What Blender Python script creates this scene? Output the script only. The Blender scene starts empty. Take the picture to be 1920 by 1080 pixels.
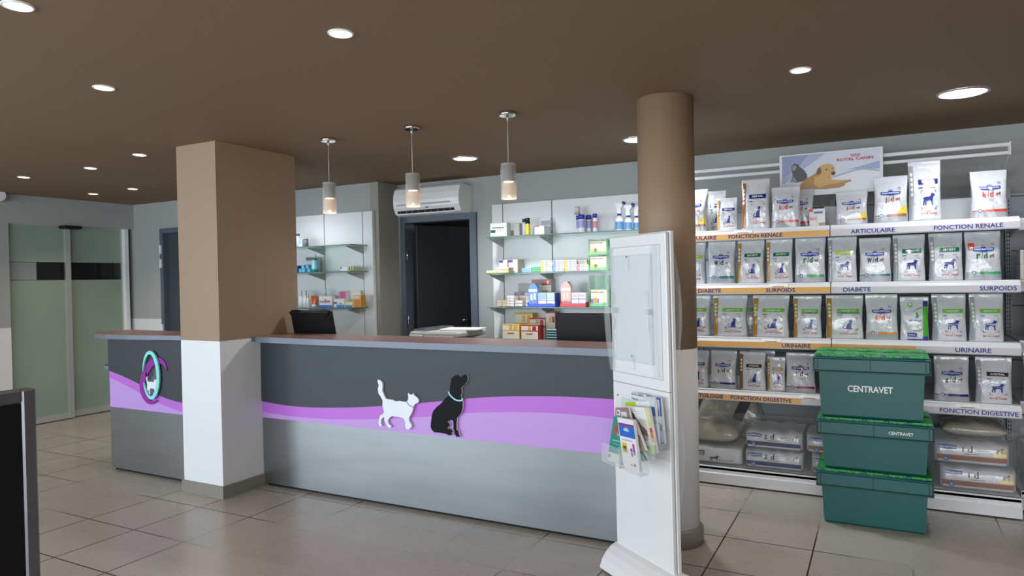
import bpy, math, random
from mathutils import Vector, Matrix
from mathutils.geometry import tessellate_polygon
random.seed(7)
SC = bpy.context.scene
COL = SC.collection
PI = math.pi

# ---------------------------------------------------------------- camera
H = 1.4467
YAW, PIT, ROL, FPX = -0.48916, -0.0133, -0.01902, 1302.52
fw = Vector((math.sin(YAW)*math.cos(PIT), math.cos(YAW)*math.cos(PIT), math.sin(PIT)))
r0 = Vector((math.cos(YAW), -math.sin(YAW), 0)); u0 = r0.cross(fw)
r_ = r0*math.cos(ROL) + u0*math.sin(ROL); u_ = -r0*math.sin(ROL) + u0*math.cos(ROL)
cam = bpy.data.cameras.new('camera'); co = bpy.data.objects.new('camera', cam); COL.objects.link(co)
cam.sensor_width = 36; cam.lens = FPX/1920*36; cam.clip_start = 0.02; cam.clip_end = 100
co.matrix_world = Matrix(((r_.x, u_.x, -fw.x, 0), (r_.y, u_.y, -fw.y, 0), (r_.z, u_.z, -fw.z, H), (0, 0, 0, 1)))
SC.camera = co

# ---------------------------------------------------------------- exposure and world
SC.view_settings.view_transform = 'Standard'; SC.view_settings.look = 'None'
SC.view_settings.gamma = 1; SC.view_settings.use_curve_mapping = False
SC.view_settings.exposure = 0.0
w = bpy.data.worlds.new('world'); SC.world = w; w.use_nodes = True
w.node_tree.nodes['Background'].inputs[0].default_value = (0.72, 0.86, 1.0, 1)
w.node_tree.nodes['Background'].inputs[1].default_value = 1.6

# ---------------------------------------------------------------- large lights
def area(name, loc, rot, sx, sy, power, color, spread=180):
    l = bpy.data.lights.new(name, 'AREA'); l.shape = 'RECTANGLE'; l.size = sx; l.size_y = sy
    l.energy = power; l.color = color; l.spread = math.radians(spread)
    o = bpy.data.objects.new(name, l); COL.objects.link(o); o.location = loc; o.rotation_euler = rot
    return o
# daylight coming through the glazed shop front behind the camera and the big window in the left wall
area('daylight_front', (-4.6, -3.12, 1.35), (math.radians(90), 0, 0), 5.4, 2.0, 215, (0.80, 0.90, 1.0))
area('daylight_front_right', (.5, -3.12, 1.35), (math.radians(90), 0, 0), 3.6, 2.0, 150, (.97, .98, 1.0))
area('daylight_left', (-7.80, -1.75, 1.35), (math.radians(90), 0, math.radians(-90)), 2.5, 2.0, 125, (0.80, 0.90, 1.0))

# ---------------------------------------------------------------- materials
def lin(c):
    return tuple(((x/255)/12.92 if x/255 <= .04045 else (((x/255)+.055)/1.055)**2.4) for x in c)
MC = {}
def see(name, c, alpha, rough=.05):
    m = mat(name, c, rough, alpha=alpha, coat=0); return m
def mat(name, c, rough=.5, metal=0, spec=.5, bump=0, bscale=60, var=0, coat=0, alpha=1, trans=0, emit=0, ior=1.5, bdist=.002):
    if name in MC: return MC[name]
    m = bpy.data.materials.new(name); m.use_nodes = True; nt = m.node_tree; b = nt.nodes['Principled BSDF']
    L = lin(c); b.inputs['Base Color'].default_value = (*L, 1)
    b.inputs['Roughness'].default_value = rough; b.inputs['Metallic'].default_value = metal
    b.inputs['Specular IOR Level'].default_value = spec; b.inputs['Coat Weight'].default_value = coat
    b.inputs['Coat Roughness'].default_value = .08
    b.inputs['Alpha'].default_value = alpha; b.inputs['Transmission Weight'].default_value = trans; b.inputs['IOR'].default_value = ior
    tc = nt.nodes.new('ShaderNodeTexCoord')
    nz = nt.nodes.new('ShaderNodeTexNoise'); nz.inputs['Scale'].default_value = bscale; nz.inputs['Detail'].default_value = 3
    nt.links.new(tc.outputs['Object'], nz.inputs['Vector'])
    mr = nt.nodes.new('ShaderNodeMapRange'); v = var if var else .03
    mr.inputs['To Min'].default_value = 1-v; mr.inputs['To Max'].default_value = 1+v
    nt.links.new(nz.outputs['Fac'], mr.inputs['Value'])
    mx = nt.nodes.new('ShaderNodeMix'); mx.data_type = 'RGBA'; mx.blend_type = 'MULTIPLY'; mx.inputs[0].default_value = 1
    mx.inputs[6].default_value = (*L, 1); nt.links.new(mr.outputs['Result'], mx.inputs[7]); nt.links.new(mx.outputs[2], b.inputs['Base Color'])
    if bump:
        bp = nt.nodes.new('ShaderNodeBump'); bp.inputs['Strength'].default_value = bump; bp.inputs['Distance'].default_value = bdist
        nt.links.new(nz.outputs['Fac'], bp.inputs['Height']); nt.links.new(bp.outputs['Normal'], b.inputs['Normal'])
    if emit:
        b.inputs['Emission Color'].default_value = (*L, 1); b.inputs['Emission Strength'].default_value = emit
    MC[name] = m; return m

M_ceil = mat('ceiling_paint', (126, 104, 79), .75, bump=.15, bscale=150, var=.05)
M_wall = mat('wall_paint', (160, 164, 163), .7, bump=.1, bscale=120)
M_white = mat('white_wall_paint', (222, 224, 226), .6, bump=.1, bscale=120)
M_taupe = mat('taupe_paint', (148, 124, 99), .5, bump=.12, bscale=120)
M_taupe2 = mat('dark_taupe_paint', (128, 98, 70), .65, bump=.12, bscale=120)
M_skirt = mat('skirting_tile', (132, 128, 120), .4, var=.08, bscale=25)
M_panel = mat('white_panel', (226, 229, 230), .3, coat=.2)
M_groove = mat('dark_groove', (70, 74, 80), .6)
M_frame = mat('door_frame_grey', (86, 96, 108), .45)
M_leaf = mat('dark_door_paint', (46, 50, 54), .45, bump=.1)
M_leaf2 = mat('grey_door_paint', (62, 70, 76), .5)
M_steel = mat('chrome', (215, 216, 218), .12, 1)
M_alu = mat('aluminium', (196, 200, 196), .35, .6, var=.05)
M_alu2 = mat('dark_aluminium', (120, 122, 128), .38, .8, var=.12, bscale=30)
M_plast = mat('white_plastic', (228, 231, 232), .35, coat=.2)
M_black = mat('black_plastic', (13, 13, 15), .5, spec=.3, bump=.1, bscale=300)
M_dark = mat('dark_void', (14, 14, 15), .8)
M_shelfw = mat('white_enamel', (222, 224, 226), .35, coat=.15)
M_shelfback = mat('grey_enamel_back', (150, 158, 164), .5)
M_orange = mat('orange_price_strip', (222, 170, 92), .5)
M_greystrip = mat('grey_price_strip', (198, 196, 200), .45)
M_ink = mat('dark_blue_ink', (40, 38, 128), .5)
M_acryl = see('clear_acrylic', (225, 232, 236), .16)
M_acrylg = see('green_acrylic', (130, 225, 165), .30)
M_glassg = mat('glass_shelf', (178, 222, 208), .05, trans=.8, ior=1.45)
M_clearp = see('clear_front_panel', (225, 232, 236), .05)
M_bag = mat('glossy_white_film', (208, 212, 216), .16, bump=.7, bscale=16, coat=.7, bdist=.014)
M_bagg = mat('glossy_grey_film', (150, 155, 160), .25, metal=.3, bump=.55, bscale=22, coat=.6, bdist=.008)
M_kraft = mat('grey_cardboard', (150, 148, 142), .8, var=.06)
M_beige = mat('beige_cardboard', (190, 170, 140), .8, var=.06)
M_paper = mat('white_paper', (232, 231, 228), .6)
M_crate = mat('crate_green_plastic', (13, 88, 85), .42, bump=.3, bscale=200, var=.12, bdist=.0006)
M_crated = mat('crate_seam_green', (8, 52, 45), .5)
M_lid = mat('bright_green_lid_plastic', (46, 156, 78), .45, var=.22, bscale=18)
M_wt = mat('white_ink', (236, 238, 240), .5)

def cmat(c, rough=.35, coat=.3):
    return mat('print_%02x%02x%02x' % tuple(c), c, rough, coat=coat)

# floor tiles
def floor_mat():
    m = bpy.data.materials.new('floor_tiles'); m.use_nodes = True; nt = m.node_tree; N = nt.nodes; b = N['Principled BSDF']
    g = N.new('ShaderNodeNewGeometry'); mp = N.new('ShaderNodeMapping'); mp.inputs['Location'].default_value = (3.9303+.45*20, -2.5546+.45*20, 0)
    nt.links.new(g.outputs['Position'], mp.inputs['Vector'])
    br = N.new('ShaderNodeTexBrick'); br.offset = 0; br.squash = 1
    br.inputs['Scale'].default_value = 1; br.inputs['Mortar Size'].default_value = .0042; br.inputs['Mortar Smooth'].default_value = .1
    br.inputs['Brick Width'].default_value = .45; br.inputs['Row Height'].default_value = .45; br.inputs['Bias'].default_value = 0
    br.inputs['Color1'].default_value = (*lin((168, 161, 152)), 1); br.inputs['Color2'].default_value = (*lin((176, 169, 160)), 1)
    nt.links.new(mp.outputs['Vector'], br.inputs['Vector'])
    n1 = N.new('ShaderNodeTexNoise'); n1.inputs['Scale'].default_value = .7; nt.links.new(mp.outputs['Vector'], n1.inputs['Vector'])
    cr = N.new('ShaderNodeValToRGB'); cr.color_ramp.elements[0].position = .5; cr.color_ramp.elements[1].position = .6
    cr.color_ramp.elements[0].color = (*lin((52, 40, 36)), 1); cr.color_ramp.elements[1].color = (*lin((176, 168, 156)), 1)  # pale grout patches paint in light reflected off the joints
    nt.links.new(n1.outputs['Fac'], cr.inputs['Fac']); nt.links.new(cr.outputs['Color'], br.inputs['Mortar'])
    n2 = N.new('ShaderNodeTexNoise'); n2.inputs['Scale'].default_value = 5; n2.inputs['Detail'].default_value = 6; nt.links.new(mp.outputs['Vector'], n2.inputs['Vector'])
    mr = N.new('ShaderNodeMapRange'); mr.inputs['To Min'].default_value = .95; mr.inputs['To Max'].default_value = 1.05
    nt.links.new(n2.outputs['Fac'], mr.inputs['Value'])
    mx = N.new('ShaderNodeMix'); mx.data_type = 'RGBA'; mx.blend_type = 'MULTIPLY'; mx.inputs[0].default_value = 1
    nt.links.new(br.outputs['Color'], mx.inputs[6]); nt.links.new(mr.outputs['Result'], mx.inputs[7]); nt.links.new(mx.outputs[2], b.inputs['Base Color'])
    m2 = N.new('ShaderNodeMapRange'); m2.inputs['To Min'].default_value = .25; m2.inputs['To Max'].default_value = .30
    nt.links.new(n2.outputs['Fac'], m2.inputs['Value']); nt.links.new(m2.outputs['Result'], b.inputs['Roughness'])
    bp = N.new('ShaderNodeBump'); bp.inputs['Strength'].default_value = .4; bp.inputs['Distance'].default_value = .002; bp.invert = True
    nt.links.new(br.outputs['Fac'], bp.inputs['Height']); nt.links.new(bp.outputs['Normal'], b.inputs['Normal'])
    return m
M_floor = floor_mat()

def brushed(name, c, rough, metal, sx=.5, sz=3.0):
    m = bpy.data.materials.new(name); m.use_nodes = True; nt = m.node_tree; N = nt.nodes; b = N['Principled BSDF']
    tc = N.new('ShaderNodeTexCoord'); mp = N.new('ShaderNodeMapping'); mp.inputs['Scale'].default_value = (sx, 1, sz)
    nt.links.new(tc.outputs['Object'], mp.inputs['Vector'])
    n1 = N.new('ShaderNodeTexNoise'); n1.inputs['Scale'].default_value = 3; n1.inputs['Detail'].default_value = 8; nt.links.new(mp.outputs['Vector'], n1.inputs['Vector'])
    cr = N.new('ShaderNodeMapRange'); cr.inputs['To Min'].default_value = .8; cr.inputs['To Max'].default_value = 1.15
    nt.links.new(n1.outputs['Fac'], cr.inputs['Value'])
    mx = N.new('ShaderNodeMix'); mx.data_type = 'RGBA'; mx.blend_type = 'MULTIPLY'; mx.inputs[0].default_value = 1
    mx.inputs[6].default_value = (*lin(c), 1); nt.links.new(cr.outputs['Result'], mx.inputs[7]); nt.links.new(mx.outputs[2], b.inputs['Base Color'])
    b.inputs['Roughness'].default_value = rough; b.inputs['Metallic'].default_value = metal
    return m
M_lam = brushed('slate_laminate', (48, 56, 62), .5, 0)
M_kick = brushed('brushed_steel_laminate', (150, 154, 156), .34, .95)
M_slabtop = brushed('rose_grey_laminate', (156, 118, 112), .3, 0)
M_slabedge = brushed('blue_grey_edge', (112, 120, 132), .4, .2)
M_band1 = mat('violet_vinyl', (184, 108, 210), .35)
M_band2 = mat('lavender_vinyl', (190, 150, 220), .35)
M_edge = mat('bare_board_edge', (150, 128, 105), .7)

def frosted():
    m = bpy.data.materials.new('frosted_glass'); m.use_nodes = True; nt = m.node_tree; N = nt.nodes; b = N['Principled BSDF']
    b.inputs['Base Color'].default_value = (*lin((132, 152, 142)), 1); b.inputs['Roughness'].default_value = .22
    b.inputs['Transmission Weight'].default_value = .12
    tc = N.new('ShaderNodeTexCoord'); n = N.new('ShaderNodeTexNoise'); n.inputs['Scale'].default_value = 1.3
    nt.links.new(tc.outputs['Object'], n.inputs['Vector'])
    cr = N.new('ShaderNodeValToRGB'); cr.color_ramp.elements[0].color = (*lin((132, 154, 144)), 1); cr.color_ramp.elements[1].color = (*lin((160, 176, 160)), 1)
    nt.links.new(n.outputs['Fac'], cr.inputs['Fac']); nt.links.new(cr.outputs['Color'], b.inputs['Base Color'])
    return m
M_frost = frosted()
M_clear = see('dark_clear_glass', (40, 44, 42), .4)

# ---------------------------------------------------------------- mesh helpers
class MB:
    def __init__(s): s.v = []; s.f = []; s.mi = []; s.ms = []; s.sm = []
    def m(s, mt):
        if mt not in s.ms: s.ms.append(mt)
        return s.ms.index(mt)
    def add(s, vs, fs, mt, smooth=False):
        o = len(s.v); i = s.m(mt); s.v += [tuple(v) for v in vs]
        for f in fs: s.f.append(tuple(o+k for k in f)); s.mi.append(i); s.sm.append(smooth)
        return s
    def box(s, x0, x1, y0, y1, z0, z1, mt, bev=0):
        if x0 > x1: x0, x1 = x1, x0
        if y0 > y1: y0, y1 = y1, y0
        if z0 > z1: z0, z1 = z1, z0
        if bev:
            b = min(bev, (x1-x0)*.45, (y1-y0)*.45, (z1-z0)*.45)
            def ring(z, i): return [(x0+i, y0+b, z), (x0+b, y0+i, z), (x1-b, y0+i, z), (x1-i, y0+b, z), (x1-i, y1-b, z), (x1-b, y1-i, z), (x0+b, y1-i, z), (x0+i, y1-b, z)]
            def inner(z): return [(x0+b, y0+b, z), (x0+b, y0+b, z), (x1-b, y0+b, z), (x1-b, y0+b, z), (x1-b, y1-b, z), (x1-b, y1-b, z), (x0+b, y1-b, z), (x0+b, y1-b, z)]
            rs = [[(x0+b, y0+b, z0), (x1-b, y0+b, z0), (x1-b, y1-b, z0), (x0+b, y1-b, z0)], ring(z0+b, 0), ring(z1-b, 0), [(x0+b, y0+b, z1), (x1-b, y0+b, z1), (x1-b, y1-b, z1), (x0+b, y1-b, z1)]]
            vs = rs[0]+rs[1]+rs[2]+rs[3]; fs = [(3, 2, 1, 0), (20, 21, 22, 23)]
            for k in range(8): fs.append((4+k, 4+(k+1) % 8, 12+(k+1) % 8, 12+k))
            for c in range(4):
                a, b2 = 4+2*c, 4+(2*c+1); nx = 4+(2*c+2) % 8
                fs.append((c, b2, a)); fs.append((c, (c+1) % 4, nx, b2))
                a, b2 = 12+2*c, 12+(2*c+1); nx = 12+(2*c+2) % 8
                fs.append((20+c, a, b2)); fs.append((20+c, b2, nx, 20+(c+1) % 4))
            return s.add(vs, fs, mt)
        vs = [(x0, y0, z0), (x1, y0, z0), (x1, y1, z0), (x0, y1, z0), (x0, y0, z1), (x1, y0, z1), (x1, y1, z1), (x0, y1, z1)]
        return s.add(vs, [(0, 3, 2, 1), (4, 5, 6, 7), (0, 1, 5, 4), (1, 2, 6, 5), (2, 3, 7, 6), (3, 0, 4, 7)], mt)
    def lathe(s, prof, mt, c=(0, 0, 0), n=24, capb=True, capt=True, smooth=True, tf=None):
        vs = []; fs = []
        for (r, z) in prof:
            for k in range(n):
                a = 2*PI*k/n; vs.append((c[0]+r*math.cos(a), c[1]+r*math.sin(a), c[2]+z))
        for j in range(len(prof)-1):
            for k in range(n): fs.append((j*n+k, j*n+(k+1) % n, (j+1)*n+(k+1) % n, (j+1)*n+k))
        if tf: vs = [tf(v) for v in vs]
        s.add(vs, fs, mt, smooth)
        o = len(s.v)-len(vs); i = s.m(mt)
        if capb: s.f.append(tuple(o+k for k in reversed(range(n)))); s.mi.append(i); s.sm.append(False)
        if capt: s.f.append(tuple(o+(len(prof)-1)*n+k for k in range(n))); s.mi.append(i); s.sm.append(False)
        return s
    def tube(s, p, q, r, mt, n=10):
        p = Vector(p); q = Vector(q); d = (q-p); L = d.length; M = d.to_track_quat('Z', 'Y').to_matrix()
        return s.lathe([(r, 0), (r, L)], mt, n=n, tf=lambda v: p + M @ Vector(v))
    def poly(s, pts, mp, mt, thick=None, edge=None):
        """pts 2-D outline -> flat or extruded polygon through mapping mp(a,b,depth)"""
        tr = tessellate_polygon([[Vector((a, b, 0)) for a, b in pts]])
        area2 = sum(pts[i][0]*pts[(i+1) % len(pts)][1]-pts[(i+1) % len(pts)][0]*pts[i][1] for i in range(len(pts)))
        n = len(pts)
        T = []
        for t in tr:
            a, b, c = [pts[k] for k in t]
            ar = (b[0]-a[0])*(c[1]-a[1])-(c[0]-a[0])*(b[1]-a[1])
            T.append(tuple(t) if ar > 0 else tuple(reversed(t)))
        s.add([mp(a, b, 0) for a, b in pts], T, mt)
        if thick:
            vs = [mp(a, b, 0) for a, b in pts]+[mp(a, b, thick) for a, b in pts]
            fs = [(i, n+i, n+(i+1) % n, (i+1) % n) if area2 > 0 else (i, (i+1) % n, n+(i+1) % n, n+i) for i in range(n)]
            s.add(vs, fs, edge or mt)
            s.add([mp(a, b, thick) for a, b in pts], [tuple(reversed(t)) for t in T], edge or mt)
        return s
    def rect(s, u0, v0, u1, v1, mp, mt, nu=6, nv=1):
        vs = [mp(u0+(u1-u0)*i/nu, v0+(v1-v0)*j/nv, 0) for j in range(nv+1) for i in range(nu+1)]
        fs = [(j*(nu+1)+i, j*(nu+1)+i+1, (j+1)*(nu+1)+i+1, (j+1)*(nu+1)+i) for j in range(nv) for i in range(nu)]
        return s.add(vs, fs, mt, True)
    def text(s, t, u0, v0, u1, v1, mp, mt, bold=True, d=0):
        vs, fs = tmesh(t, bold)
        return s.add([mp(u0+(u1-u0)*a, v0+(v1-v0)*b, d) for a, b in vs], fs, mt)
    def build(s, name, parent=None, loc=None):
        me = bpy.data.meshes.new(name); me.from_pydata(s.v, [], s.f)
        for mt in s.ms: me.materials.append(mt)
        me.polygons.foreach_set('material_index', s.mi); me.polygons.foreach_set('use_smooth', s.sm); me.update()
        o = bpy.data.objects.new(name, me); COL.objects.link(o)
        if parent: o.parent = parent
        if loc: o.location = loc
        return o
TM = {}
def tmesh(t, bold=True):
    if (t, bold) in TM: return TM[(t, bold)]
    cu = bpy.data.curves.new('t', 'FONT'); cu.body = t; cu.resolution_u = 2
    if bold: cu.offset = .022
    ob = bpy.data.objects.new('t', cu); me = bpy.data.meshes.new_from_object(ob)
    xs = [v.co.x for v in me.vertices]; ys = [v.co.y for v in me.vertices]
    x0, x1, y0, y1 = min(xs), max(xs), min(ys), max(ys)
    vs = [((v.co.x-x0)/(x1-x0), (v.co.y-y0)/(y1-y0)) for v in me.vertices]
    fs = []
    for p in me.polygons:
        f = tuple(p.vertices); a, b, c = [vs[k] for k in f[:3]]
        if p.normal.z < 0: f = tuple(reversed(f))
        fs.append(f)
    bpy.data.objects.remove(ob); bpy.data.meshes.remove(me); bpy.data.curves.remove(cu)
    TM[(t, bold)] = (vs, fs); return vs, fs

def tag(o, label, cat, group=None):
    o['label'] = label; o['category'] = cat
    if group: o['group'] = group
    return o
def thing(name, label, cat, loc=(0, 0, 0), rz=0, group=None):
    o = bpy.data.objects.new(name, None); COL.objects.link(o); o.empty_display_size = .05
    o.location = loc; o.rotation_euler = (0, 0, rz); return tag(o, label, cat, group)
def struct(name, mb, parent=None):
    o = mb.build(name, parent)
    if not parent: o['kind'] = 'structure'
    return o
XZ = lambda Y: (lambda a, b, d: (a, Y+d, b))       # facing -Y
def copy_tree(o, parent=None):
    c = o.copy(); COL.objects.link(c)
    if parent: c.parent = parent
    for ch in list(o.children): copy_tree(ch, c)
    return c

# ================================================================ ROOM
CZ = 2.409
XL, XR, YF, YB = -7.85, 3.4, -3.2, 5.65
def qbox(*a): return MB().box(*a)
struct('floor', MB().box(-10.2, XR+.15, YF-.15, 7.7, -.1, 0, M_floor))
struct('ceiling', MB().box(-10.2, XR+.15, YF-.15, 7.7, CZ, CZ+.1, M_ceil))
# back wall: white below the rail height, grey above; opening for the door in the recess
b = MB()
b.box(-3.366, XR, YB, YB+.1, 0, CZ, M_wall)
b.box(-4.29, -4.246, YB, YB+.1, 0, CZ, M_wall)
b.box(-4.246, -3.366, YB, YB+.1, 2.08, CZ, M_wall)
b.box(-4.29-.1, -4.29, 5.34, YB+.1, 0, CZ, mat('recess_paint', (150, 148, 138), .7))
struct('wall_back', b)
b = MB(); b.box(-5.6, -4.39, 5.34, 5.44, 0, CZ, M_wall); b.box(-5.7, -5.6, 5.2, 5.44, 0, CZ, M_wall)
struct('wall_back_middle', b)
b = MB(); DX0, DX1 = -7.342, -6.44
b.box(XL, DX0, 5.2, 5.3, 1.058, CZ, M_wall); b.box(XL-.4, DX0, 5.2, 5.3, 0, 1.058, M_white); b.box(XL-.4, XL, 5.2, 5.3, 1.058, CZ, M_wall)
b.box(DX0, DX1, 5.2, 5.3, 2.10, CZ, M_wall)
b.box(DX1, -5.7, 5.2, 5.3, 1.058, CZ, M_wall); b.box(DX1, -5.7, 5.2, 5.3, 0, 1.058, M_white)
struct('wall_back_left', b)
b = MB(); SY0, SY1, SZ = 3.85, 5.13, 2.118
b.box(XL-.12, XL, -.45, SY0, 1.045, CZ, M_wall); b.box(XL-.12, XL, YF, SY0, 0, .3, M_white); b.box(XL-.12, XL, -.45, SY0, .3, 1.045, M_white); b.box(XL-.12, XL, YF, -.45, 2.36, CZ, M_wall); b.box(XL-.12, XL, SY0, 5.2, SZ, CZ, M_wall)
struct('wall_left', b)
# vestibule behind the sliding doors
b = MB(); b.box(-10.1, -10.0, 2.6, 5.6, 0, CZ, M_leaf2); b.box(-10.1, XL-.4, 5.3, 5.4, 0, CZ, M_leaf2); b.box(-10.1, XL-.12, 2.6, 2.7, 0, CZ, M_leaf2)
struct('wall_vestibule', b)
# back room behind the open door
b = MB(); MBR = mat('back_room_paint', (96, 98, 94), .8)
b.box(-5.4, -5.3, 5.75, 7.6, 0, CZ, MBR); b.box(-2.6, -2.5, 5.75, 7.6, 0, CZ, MBR); b.box(-5.4, -2.5, 7.5, 7.6, 0, CZ, MBR)
b.box(-5.4, -4.39, 5.75, 5.8, 0, CZ, MBR)
struct('wall_back_room', b)
# right wall and glazed front behind the camera
struct('wall_right', MB().box(XR, XR+.1, YF, YB, 0, CZ, M_taupe2))
b = MB()
for x0, x1 in ((XL-.1, -7.35), (-1.85, -1.35), (2.35, XR+.1)): b.box(x0, x1, YF-.1, YF, 0, CZ, M_wall)
b.box(-7.35, 2.35, YF-.1, YF, 0, .3, M_wall); b.box(-7.35, 2.35, YF-.1, YF, 2.36, CZ, M_wall)
for x in (-5.5, -3.7, .5): b.box(x-.03, x+.03, YF-.08, YF-.02, .3, 2.36, M_frame)
struct('wall_front', b)

# ---------------------------------------------------------------- doors
b = MB(); x0, x1 = -4.246, -3.366
b.box(x0, x0+.055, YB-.03, YB+.13, 0, 2.08, M_frame); b.box(x1-.07, x1, YB-.03, YB+.13, 0, 2.08, M_frame); b.box(x0+.055, x1-.07, YB-.03, YB+.13, 2.02, 2.08, M_frame)
d1 = struct('door_1', b)
b = MB(); b.box(0, .66, -.04, 0, .01, 2.0, M_leaf, .003)
lf = b.build('door_leaf', d1); lf.location = (-4.13, YB+.05, 0); lf.rotation_euler = (0, 0, math.radians(66))
b = MB(); b.tube((.60, -.04, 1.02), (.60, -.09, 1.02), .01, M_steel); b.tube((.60, -.085, 1.02), (.50, -.085, 1.03), .009, M_steel)
b.box(.585, .615, -.046, -.04, .92, 1.06, M_steel); b.build('door_handle', lf)
for z in (1.7, 1.06, .3):
    MB().tube((0, 0, z-.05), (0, 0, z+.05), .009, M_steel).build('hinge', d1, (-4.165, YB-.03, 0))
b = MB(); b.box(DX0, DX0+.055, 5.17, 5.32, 0, 2.10, M_frame); b.box(DX1-.055, DX1, 5.17, 5.32, 0, 2.10, M_frame); b.box(DX0+.055, DX1-.055, 5.17, 5.32, 2.045, 2.10, M_frame)
d2 = struct('door_2', b)
MB().box(DX0+.055, DX1-.055, 5.24, 5.28, .01, 2.045, M_leaf2).build('door_leaf', d2)
for z in (1.86, 1.70, .95, .3):
    MB().box(DX0+.01, DX0+.035, 5.155, 5.175, z-.05, z+.05, M_plast).build('hinge', d2)
b = MB(); b.tube((DX1-.12, 5.24, 1.02), (DX1-.12, 5.19, 1.02), .01, M_steel); b.tube((DX1-.12, 5.19, 1.02), (DX1-.22, 5.19, 1.02), .009, M_steel); b.build('door_handle', d2)

# sliding frosted doors (plane x const)
def sleaf(name, y0, y1, X, stiles, mirror=False):
    b = MB(); b.box(X-.03, X, y0, y1, 0.01, .075, M_alu); b.box(X-.03, X, y0, y1, SZ-.01, SZ+.05, M_alu)
    for a, c in stiles: b.box(X-.035, X+.005, a, c, .01, SZ+.05, M_alu)
    o = struct(name, b)
    g = MB(); g.box(X-.02, X-.012, y0+.01, y1-.01, .07, 1.526, M_frost); g.box(X-.02, X-.012, y0+.01, y1-.01, 1.72, SZ, M_frost); g.build('frosted_pane', o)
    MB().box(X-.02, X-.012, y0+.01, y1-.01, 1.526, 1.72, M_clear).build('clear_pane', o)
    return o
sleaf('door_3', 3.78, 4.475, XL-.03, ((3.78, 3.82), (4.42, 4.475)))
sleaf('door_4', 4.43, 5.13, XL-.075, ((5.08, 5.13),))
MB().box(XL-.11, XL-.02, 5.095, 5.14, 0, SZ, M_plast).build('door_frame')
bpy.data.objects['door_frame']['kind'] = 'structure'; bpy.data.objects['door_frame'].name = 'trim_1'
b = MB(); b.box(XL-.05, XL+.07, 4.36, 4.56, SZ-.035, SZ-.002, M_black, .012)
tag(b.build('door_sensor'), 'small black motion sensor above the meeting edge of the frosted sliding doors', 'sensor')
b = MB(); b.box(XL-.0495, XL-.0455, 3.83, 4.13, 1.53, 1.716, cmat((215, 228, 228)))  # pale sheet added to imitate the bright view through the clear pane
tag(b.build('bright_view_sheet'), 'pale added sheet for the bright view behind the clear strip of the left sliding door', 'bright_view_sheet')
b = MB(); b.lathe([(.05, 0), (.06, .02), (.06, .1), (.045, .12)], M_plast, n=20)
o = tag(b.build('wall_siren'), 'small round white wall siren at the left edge under the ceiling', 'siren'); o.location = (XL, 3.735, 2.375); o.rotation_euler = (0, PI/2, 0); 

# low skirting along the visible walls
b = MB(); b.box(-3.366, -1.3, YB-.012, YB, 0, .08, M_skirt); struct('baseboard_back', b)
b = MB(); b.box(XL, XL+.012, YF, SY0, 0, .08, M_skirt); struct('baseboard_left', b)

# ---------------------------------------------------------------- columns
PX0, PX1, PY0, PY1 = -4.326, -3.93, 3.19, 3.905
b = MB(); b.box(PX0, PX1, PY0, PY1, 0, 1.063, M_white)
b.box(PX0, PX1, PY0, PY1, 1.063, CZ, M_taupe)
sq = struct('wall_pillar', b); 
b = MB(); b.box(PX0-.012, PX1+.012, PY0-.012, PY1+.012, 0, .085, M_skirt); struct('baseboard_pillar', b)
b = MB(); b.lathe([(.152, 0), (.152, 1.055)], M_white, n=64); b.lathe([(.152, 1.055), (.152, CZ)], M_taupe, n=64)
rc = struct('wall_column', b); rc.location = (-1.035, 3.76, 0)
b = MB(); b.lathe([(.172, 0), (.172, .082), (.153, .095)], M_skirt, n=64); o = struct('baseboard_column', b); o.location = (-1.035, 3.76, 0)

# ================================================================ COUNTER
FY = 3.54
def curve_pts(pts, n=8):
    out = []
    P = [pts[0]]+list(pts)+[pts[-1]]
    for i in range(1, len(P)-2):
        for k in range(n):
            t = k/n; a = []
            for c in (0, 1):
                p0, p1, p2, p3 = P[i-1][c], P[i][c], P[i+1][c], P[i+2][c]
                a.append(.5*((2*p1)+(-p0+p2)*t+(2*p0-5*p1+4*p2-p3)*t*t+(-p0+3*p1-3*p2+p3)*t**3))
            out.append(tuple(a))
    out.append(pts[-1]); return out
def counter(name, label, x0, x1, fy, by, slab, top, split, zb):
    """top/split = curves (x,z); zb = bottom height of the band"""
    t = thing(name, label, 'counter', ((x0+x1)/2, fy+.1, 0)); ox, oy = (x0+x1)/2, fy+.1
    b = MB(); b.box(x0-ox, x1-ox, fy+.012-oy, by-oy, .02, 1.036, M_lam); b.build('carcass', t)
    b = MB(); b.box(x0-ox+.02, x1-ox, fy+.02-oy, by-.05-oy, 0, .02, M_black); b.build('plinth', t)
    T = curve_pts(top); S = curve_pts(split)
    pl = [(x0-ox, 1.036)]+[(a-ox, c) for a, c in T]+[(x1-ox, 1.036)]
    b = MB(); b.poly(list(reversed(pl)) if False else pl, XZ(fy-.008-oy), M_lam, .018, M_edge); b.build('upper_panel', t)
    b = MB(); b.poly([(a-ox, c) for a, c in T]+[(a-ox, c) for a, c in reversed(S)], XZ(fy-oy), M_band1, .012, M_band1); b.build('violet_band', t)
    b = MB(); b.poly([(a-ox, c) for a, c in S]+[(x1-ox, zb), (x0-ox, zb)], XZ(fy-oy), M_band2, .012, M_band2); b.build('lavender_band', t)
    b = MB(); b.box(x0-ox, x1-ox, fy-.001-oy, fy+.012-oy, .02, zb, M_kick); b.build('steel_kick_panel', t)
    return t, ox, oy
CR0, CR1 = -3.926, -1.2
top = [(-3.93, .606), (-3.754, .593), (-3.573, .59), (-3.399, .596), (-3.148, .614), (-2.909, .638), (-2.535, .686), (-2.181, .737), (-1.955, .762), (-1.77, .776), (-1.536, .787), (-1.2, .791)]
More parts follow.
